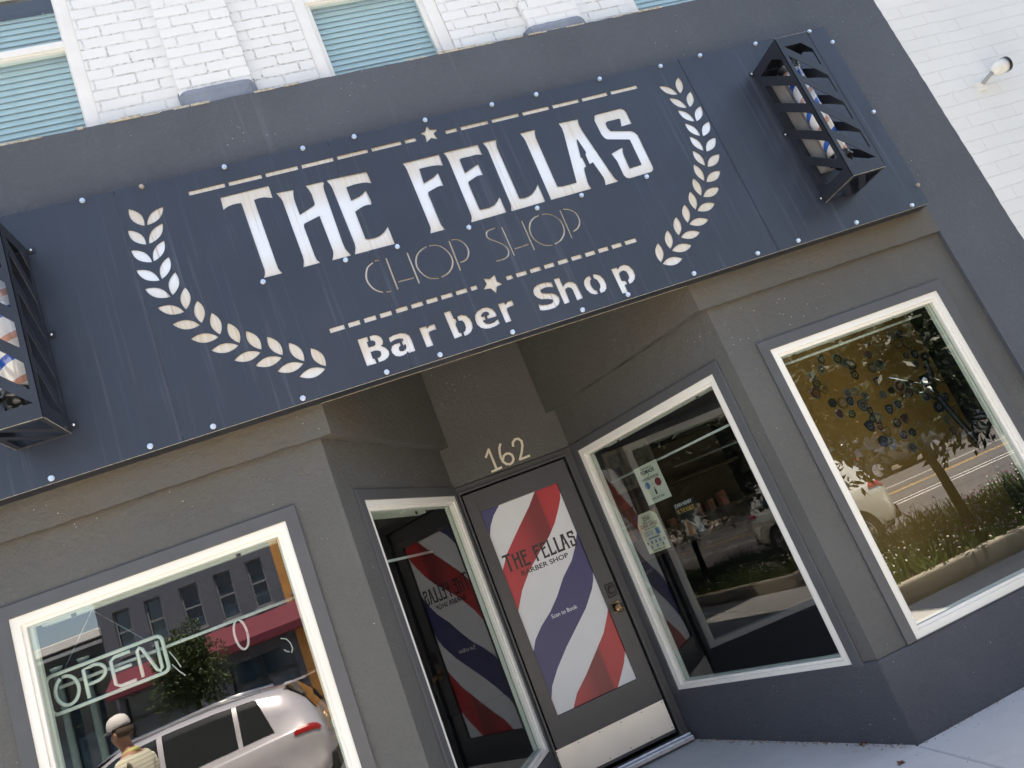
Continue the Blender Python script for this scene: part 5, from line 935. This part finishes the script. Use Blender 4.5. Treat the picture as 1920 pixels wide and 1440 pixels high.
# =============== buildings across the street ===============
FY=-24.3
M['grey_brick']=brick('grey_painted_brick',(.09,.10,.135),.30,.10,.010,crack=.2,dark=(.05,.05,.06)); M['brown_brick']=brick('brown_brick',(.17,.11,.085),.22,.075,.010,crack=.5,dark=(.22,.2,.18))
M['far_frame']=simple('grey_window_frame',(.22,.23,.25),.5); M['orange']=simple('orange_painted_wall',(.52,.25,.07),.7,var=.12,scale=2,bump=.2,bscale=20); M['awn']=simple('red_awning_canvas',(.12,.012,.028),.75,var=.1,bump=.1,bscale=30)
M['teal']=simple('teal_column_paint',(.13,.20,.20),.5); M['store']=simple('dark_storefront',(.03,.032,.034),.5,var=.3); M['farglass']=simple('far_window_glass',(.03,.055,.085),.08,var=.3,scale=3,coat=1)
def far(name,x0,x1,ztop,mat,lab,wins,low,door=True,cornice=None):
    b=empty(name,((x0+x1)/2,FY,-4.4),lab,'building')
    m=MB(); m.prism(rect(x0,x1,-4.6,ztop),[rect(*q) for q in wins]+[rect(*q) for q in low],(0,FY,0),(-1,0,0) if False else X_,Z_,-.3) if False else None
    hs=[[( -q[1],q[2]),(-q[0],q[2]),(-q[0],q[3]),(-q[1],q[3])] for q in wins+low]
    m.prism([(-x1,-4.6),(-x0,-4.6),(-x0,ztop),(-x1,ztop)],hs,(0,FY,0),(-1,0,0),Z_,.3); m.box(x0,x1,FY-9,FY-.3,-4.6,ztop-.15); m.build('wall',mat,b)
    if cornice is not None:
        m=MB(); m.box(x0-.05,x1+.05,FY-.3,FY+.16,ztop-.28,ztop); m.box(x0-.02,x1+.02,FY-.3,FY+.09,ztop-.5,ztop-.38); m.build('cornice',cornice,b,bevel=.02)
    for q in wins:
        m=MB(); m.prism([(-q[1],q[2]),(-q[0],q[2]),(-q[0],q[3]),(-q[1],q[3])],[[(-q[1]+.05,q[2]+.05),(-q[0]-.05,q[2]+.05),(-q[0]-.05,(q[2]+q[3])/2-.03),(-q[1]+.05,(q[2]+q[3])/2-.03)],[(-q[1]+.05,(q[2]+q[3])/2+.03),(-q[0]-.05,(q[2]+q[3])/2+.03),(-q[0]-.05,q[3]-.05),(-q[1]+.05,q[3]-.05)]],(0,FY-.10,0),(-1,0,0),Z_,.06)
        m.box(q[0]-.06,q[1]+.06,FY-.1,FY+.06,q[2]-.10,q[2]); w=m.build('window',M['far_frame'],b)
        m=MB(); m.box(q[0],q[1],FY-.22,FY-.18,q[2],q[3]); m.build('pane',M['farglass'],w)
    for q in low:
        m=MB(); m.box(q[0],q[1],FY-.25,FY-.2,q[2],q[3]); w=m.build('shop_window',M['farglass'],b)
        m=MB(); n_=max(1,int((q[1]-q[0])/1.1))
        for k in range(n_+1):
            x=q[0]+(q[1]-q[0])*k/n_; m.box(x-.04,x+.04,FY-.2,FY-.12,q[2],q[3])
        m.box(q[0],q[1],FY-.2,FY-.12,q[3]-.8,q[3]-.72); m.build('mullion',M['store'],w)
    return b
def awning(x0,x1,z1,z0,out,lab):
    a=empty('awning',((x0+x1)/2,FY,z1),lab,'awning','awnings across the road'); m=MB()
    vs=[(x0,FY,z1),(x1,FY,z1),(x1,FY+out,z0+.25),(x0,FY+out,z0+.25),(x0,FY+out,z0),(x1,FY+out,z0),(x0,FY,z0),(x1,FY,z0)]
    m.add(vs,[(0,3,2,1),(3,4,5,2),(0,6,4,3),(1,2,5,7),(6,7,5,4)]); m.build('canvas',M['awn'],a)
gb=far('grey_brick_building',-8.85,-2.75,3.6,M['grey_brick'],'grey painted brick building with a row of upper windows across the road',[(-8.35,-7.80,-.30,1.20),(-7.30,-6.75,-.30,1.20),(-6.10,-5.48,-.35,1.20),(-4.90,-4.30,-.42,1.22),(-3.75,-3.18,-.42,1.28)],[(-8.6,-6.4,-4.2,-1.7),(-5.2,-3.0,-4.2,-2.0)],cornice=M['grey_brick'])
awning(-5.62,-2.15,-.66,-1.62,1.2,'long red canvas awning right of the street tree across the road')
awning(-8.75,-7.0,-.80,-1.62,1.1,'short red canvas awning at the left end of the grey building')
ob=far('orange_building',-2.75,5.2,3.4,M['orange'],'orange painted building with tall windows across the road',[(-2.45,-1.7,-.35,1.35),(-.9,-.1,-.35,1.35),(1.0,1.8,-.35,1.35),(2.9,3.7,-.35,1.35)],[(-1.9,1.0,-4.2,-1.9),(1.9,4.6,-4.2,-1.9)],cornice=M['orange'])
sb=far('low_storefront_building',-19,-8.85,.88,M['store'],'low dark storefront building with teal columns across the road',[],[(-18.5,-14.2,-4.2,-1.2),(-13.8,-9.2,-4.2,-1.2)],cornice=M['white_trim'])
for x in (-18.7,-16.2,-14.0,-11.6,-10.3,-9.45):
    m=MB(); m.lathe((x,FY+.2,-4.4),[(.20,0),(.15,.15),(.13,.3),(.11,4.2),(.16,4.35),(.2,4.5)],(0,0,1),14); m.build('column',M['teal'],sb,smooth=True)
bb=far('brown_brick_building',5.2,15.5,4.2,M['brown_brick'],'brown brick building with ground floor shops across the road',[(6.2,7.1,-.3,1.4),(8.4,9.3,-.3,1.4),(10.6,11.5,-.3,1.4),(12.8,13.7,-.3,1.4)],[(5.8,9.8,-4.2,-1.8),(10.4,15.0,-4.2,-1.8)],cornice=M['brown_brick'])
cb_=far('cream_rendered_building',15.5,40,2.6,simple('cream_render',(.50,.44,.36),.8,var=.1,scale=1),'long cream rendered building at the right across the road',[(17,18,-.4,1.2),(20,21,-.4,1.2),(23,24,-.4,1.2),(27,28,-.4,1.2),(31,32,-.4,1.2)],[(16,22,-4.2,-1.7),(24,30,-4.2,-1.7)],cornice=M['white_trim'])
# =============== person on the sidewalk ===============
def skin_obj(name,verts,edges,radii,mat,parent,sub=2,root=0):
    me=bpy.data.meshes.new(name); me.from_pydata(verts,edges,[]); o=bpy.data.objects.new(name,me); COL.objects.link(o); o.parent=parent
    md=o.modifiers.new('skin','SKIN'); md.use_smooth_shade=True
    sv=me.skin_vertices[0].data
    for i,r in enumerate(radii):
        sv[i].radius=(r,r) if not isinstance(r,tuple) else r
        sv[i].use_root=(i==root)
    s2=o.modifiers.new('sub','SUBSURF'); s2.levels=sub; s2.render_levels=sub
    me.materials.append(mat); return o
per=empty('person',(-1.98,-4.0,-4.41),'person in a white cap and striped polo shirt standing on the sidewalk looking down','person')
per.rotation_euler=(0,0,R_(180+15))     # local +x = the way they face
M['skin']=simple('skin',(.42,.22,.15),.5,var=.06); 
def polo():
    s=NM('striped_polo_cloth'); g=s.N('ShaderNodeTexCoord'); sp=s.N('ShaderNodeSeparateXYZ'); s.L(g.outputs['Object'],sp.inputs[0])
    f=s.math('FRACT',s.math('MULTIPLY',sp.outputs['Z'],26.0)); c=s.ramp(f,[(0.0,(.74,.71,.56)),(.72,(.46,.43,.34))],'CONSTANT'); s.L(c,s.b.inputs['Base Color']); s.b.inputs['Roughness'].default_value=.85; return s.m
V=[(0,0,.98),(0,0,1.12),(.0,0,1.28),(.01,0,1.40),(.03,0,1.50),(.055,0,1.57),   # pelvis..neck,head base
 (.085,0,1.64),(.08,0,1.73),
 (0,.10,.93),(.01,.11,.50),(-.01,.12,.10),(.14,.13,.05),
 (0,-.10,.93),(.02,-.11,.50),(.0,-.12,.10),(.15,-.13,.05),
 (0,.19,1.40),(-.03,.25,1.14),(.19,.17,1.13),(.25,.13,1.16),
 (0,-.19,1.40),(-.03,-.25,1.14),(.19,-.14,1.13),(.25,-.09,1.16)]
Ed=[(0,1),(1,2),(2,3),(3,4),(4,5),(5,6),(6,7),(0,8),(8,9),(9,10),(10,11),(0,12),(12,13),(13,14),(14,15),(3,16),(16,17),(17,18),(18,19),(3,20),(20,21),(21,22),(22,23)]
Rd=[.13,.125,.135,.12,.055,.058,(.078,.092),(.075,.088),.085,.058,.042,.035,.085,.058,.042,.035,.052,.040,.027,(.035,.018),.052,.040,.027,(.035,.018)]
body=skin_obj('body',V,Ed,Rd,M['skin'],per)
sh_=skin_obj('polo_shirt',[(0,0,.96),(0,0,1.12),(0,0,1.28),(.01,0,1.405),(.022,0,1.455),(0,.20,1.405),(-.022,.245,1.22),(0,-.20,1.405),(-.022,-.245,1.22)],[(0,1),(1,2),(2,3),(3,4),(3,5),(5,6),(3,7),(7,8)],[(.16,.18),(.150,.175),(.150,.18),(.125,.14),.072,.072,.068,.072,.068],polo(),per)
col_=MB(); col_.lathe((.022,0,1.485),[(.085,-.02),(.078,.012),(.070,.022)],(0.2,0,1),20); o=col_.build('collar',simple('yellow_collar',(.62,.60,.20),.8),None,smooth=True); o.parent=per
skin_obj('shorts',[(0,0,.98),(0,.10,.88),(.01,.115,.56),(0,-.10,.88),(.02,-.115,.56)],[(0,1),(1,2),(0,3),(3,4)],[(.15,.17),.11,.10,.11,.10],simple('khaki_cloth',(.24,.19,.12),.9),per)
for s_ in (.13,-.13):
    m=MB(); m.box(-.07,.19,s_-.045,s_+.045,.0,.075); o=m.build('shoe',simple('grey_shoe',(.25,.25,.25),.7),None,bevel=.03); o.parent=per
# head details
cap=MB(); cap.lathe((.075,0,1.735),[(.100,0),(.104,.02),(.098,.06),(.078,.095),(.045,.115),(.01,.122)],(.10,0,1),24); co=cap.build('cap',simple('white_cap_mesh',(.76,.73,.72),.8),None,smooth=True); co.parent=per
cap=MB(); vs=[]
for i in range(9):
    a=R_(-62+124*i/8); vs+=[Vector((.075+.098*math.cos(a),.098*math.sin(a),1.742-.01)),Vector((.075+(.098+.075*math.cos(a))*math.cos(a)+.01,.105*math.sin(a),1.715-.012))]
vs2=[v+Vector((0,0,.006)) for v in vs]
cap.add(vs+vs2,[(2*i,2*i+2,2*i+3,2*i+1) for i in range(8)]+[(18+2*i,18+2*i+1,18+2*i+3,18+2*i+2) for i in range(8)]+[(2*i+1,2*i+3,18+2*i+3,18+2*i+1) for i in range(8)]); o=cap.build('cap_brim',simple('grey_blue_brim',(.12,.13,.17),.8),None,smooth=True); o.parent=per
f_=MB(); f_.lathe((.165,0,1.655),[(.004,.03),(.011,.0),(.014,-.018),(.005,-.024)],(.25,0,1),10); o=f_.build('nose',M['skin'],None,smooth=True); o.parent=per
for s_ in (1,-1):
    f_=MB(); f_.lathe((.155,s_*.033,1.682),[(.009,-.004),(.012,0),(.006,.006)],(1,0,0),10); o=f_.build('eye',M['black'],None,smooth=True); o.parent=per
    f_=MB(); f_.lathe((.07,s_*.080,1.668),[(.012,-.03),(.020,-.01),(.022,.012),(.012,.03)],(.1,s_*.2,1),10); o=f_.build('ear',M['skin'],None,smooth=True); o.parent=per
f_=MB(); f_.tube([(.158,-.024,1.622),(.166,0,1.620),(.158,.024,1.622)],.006,6); o=f_.build('mouth',simple('lips',(.30,.12,.10),.5),None,smooth=True); o.parent=per
f_=MB(); f_.lathe((.045,0,1.70),[(.086,-.055),(.093,-.02),(.092,.03)],(-.15,0,1),20); o=f_.build('hair',simple('brown_hair',(.07,.045,.03),.8,bump=.6,bscale=120),None,smooth=True); o.parent=per
# hands: palm plus five separate fingers wrapped round the phone
for s_,hx,hy in ((1,.27,.118),(-1,.27,-.080)):
    for k in range(4):
        y0=hy-s_*.004; z0=1.175+.0-.018*k+.025
        skin_obj('finger',[(hx-.01,y0,z0),(hx+.025,y0-s_*.012,z0+.006),(hx+.045,y0-s_*.035,z0+.004),(hx+.038,y0-s_*.055,z0)],[(0,1),(1,2),(2,3)],[.0095,.0088,.008,.0065],M['skin'],per,1)
    skin_obj('thumb',[(hx-.02,hy-s_*.012,1.168),(hx-.018,hy-s_*.038,1.19),(hx-.012,hy-s_*.056,1.21)],[(0,1),(1,2)],[.012,.010,.008],M['skin'],per,1)
ph=MB(); Mx=Matrix.Translation((.305,.02,1.20))@Matrix.Rotation(R_(25),4,'Y'); ph.box(-.005,.005,-.037,.037,-.075,.075,Mx); o=ph.build('phone',M['black'],None,bevel=.004); tag(o,'black phone held in front of the chest by the person in the striped polo','phone')
o.matrix_world=Matrix.Translation((-1.98,-4.0,-4.41))@Matrix.Rotation(R_(195),4,'Z')
# =============== small litter ===============
rnd=random.Random(21)
def leaf_litter(p,s_,rot,lab,mat):
    m=MB(); n=7; vs=[]
    for i in range(n):
        u=i/(n-1); w_=math.sin(math.pi*u)**.7*s_*.3; vs+=[(u*s_,w_,.004+.006*math.sin(u*5)+.006),(u*s_,0,.002+.004*math.sin(u*5)),(u*s_,-w_,.004+.008*math.sin(u*4+1)+.004)]
    m.add(vs,[(3*i,3*i+3,3*i+4,3*i+1) for i in range(n-1)]+[(3*i+1,3*i+4,3*i+5,3*i+2) for i in range(n-1)]); o=m.build('dry_leaf',mat,None,smooth=True,loc=p); o.location=p; 
    for v in o.data.vertices: v.co+=Vector(p)*1.0
    o.rotation_euler=(0,0,rot); tag(o,lab,'leaf'); return o
lm=simple('dead_leaf',(.20,.09,.04),.8,var=.3,scale=60); lm2=simple('dead_leaf_pale',(.30,.20,.12),.8,var=.3,scale=60)
leaf_litter((2.86,.02,zs(.02)),.06,.5,'single curled brown leaf on the apron before the splayed wall',lm)
leaf_litter((2.93,.375,-4.34),.05,2.1,'brown leaf fragments against the foot of the splayed wall near its outer corner',lm)
m=MB()
for i in range(260):
    t=rnd.random(); p=RI.lerp(RC,t); off=abs(rnd.gauss(0,.03))+.012; q=p+Nr*off; z=zs(.13)+(q.y-.13)/(1.75-.13)*(-4.232-zs(.13)) if q.y>.13 else zs(q.y)
    s_=rnd.uniform(.003,.010); tri_leaf(m,Vector((q.x,q.y,z+.002)),(rnd.gauss(0,1),rnd.gauss(0,1),.3),s_*2,s_*.6)
for i in range(160):
    x=rnd.uniform(3.1,5.4); tri_leaf(m,Vector((x,.11-abs(rnd.gauss(0,.02)),zs(.1)+.003)),(rnd.gauss(0,1),rnd.gauss(0,1),.3),rnd.uniform(.005,.015),.003)
for i in range(120):
    x=rnd.uniform(2.0,5); y=rnd.uniform(-.8,.1); tri_leaf(m,Vector((x,y,zs(y)+.003)),(rnd.gauss(0,1),rnd.gauss(0,1),.3),rnd.uniform(.004,.012),.003)
o=m.build('leaf_litter',lm2); tag(o,kind='stuff',label='fine dry debris along the foot of the wall',cat='debris')
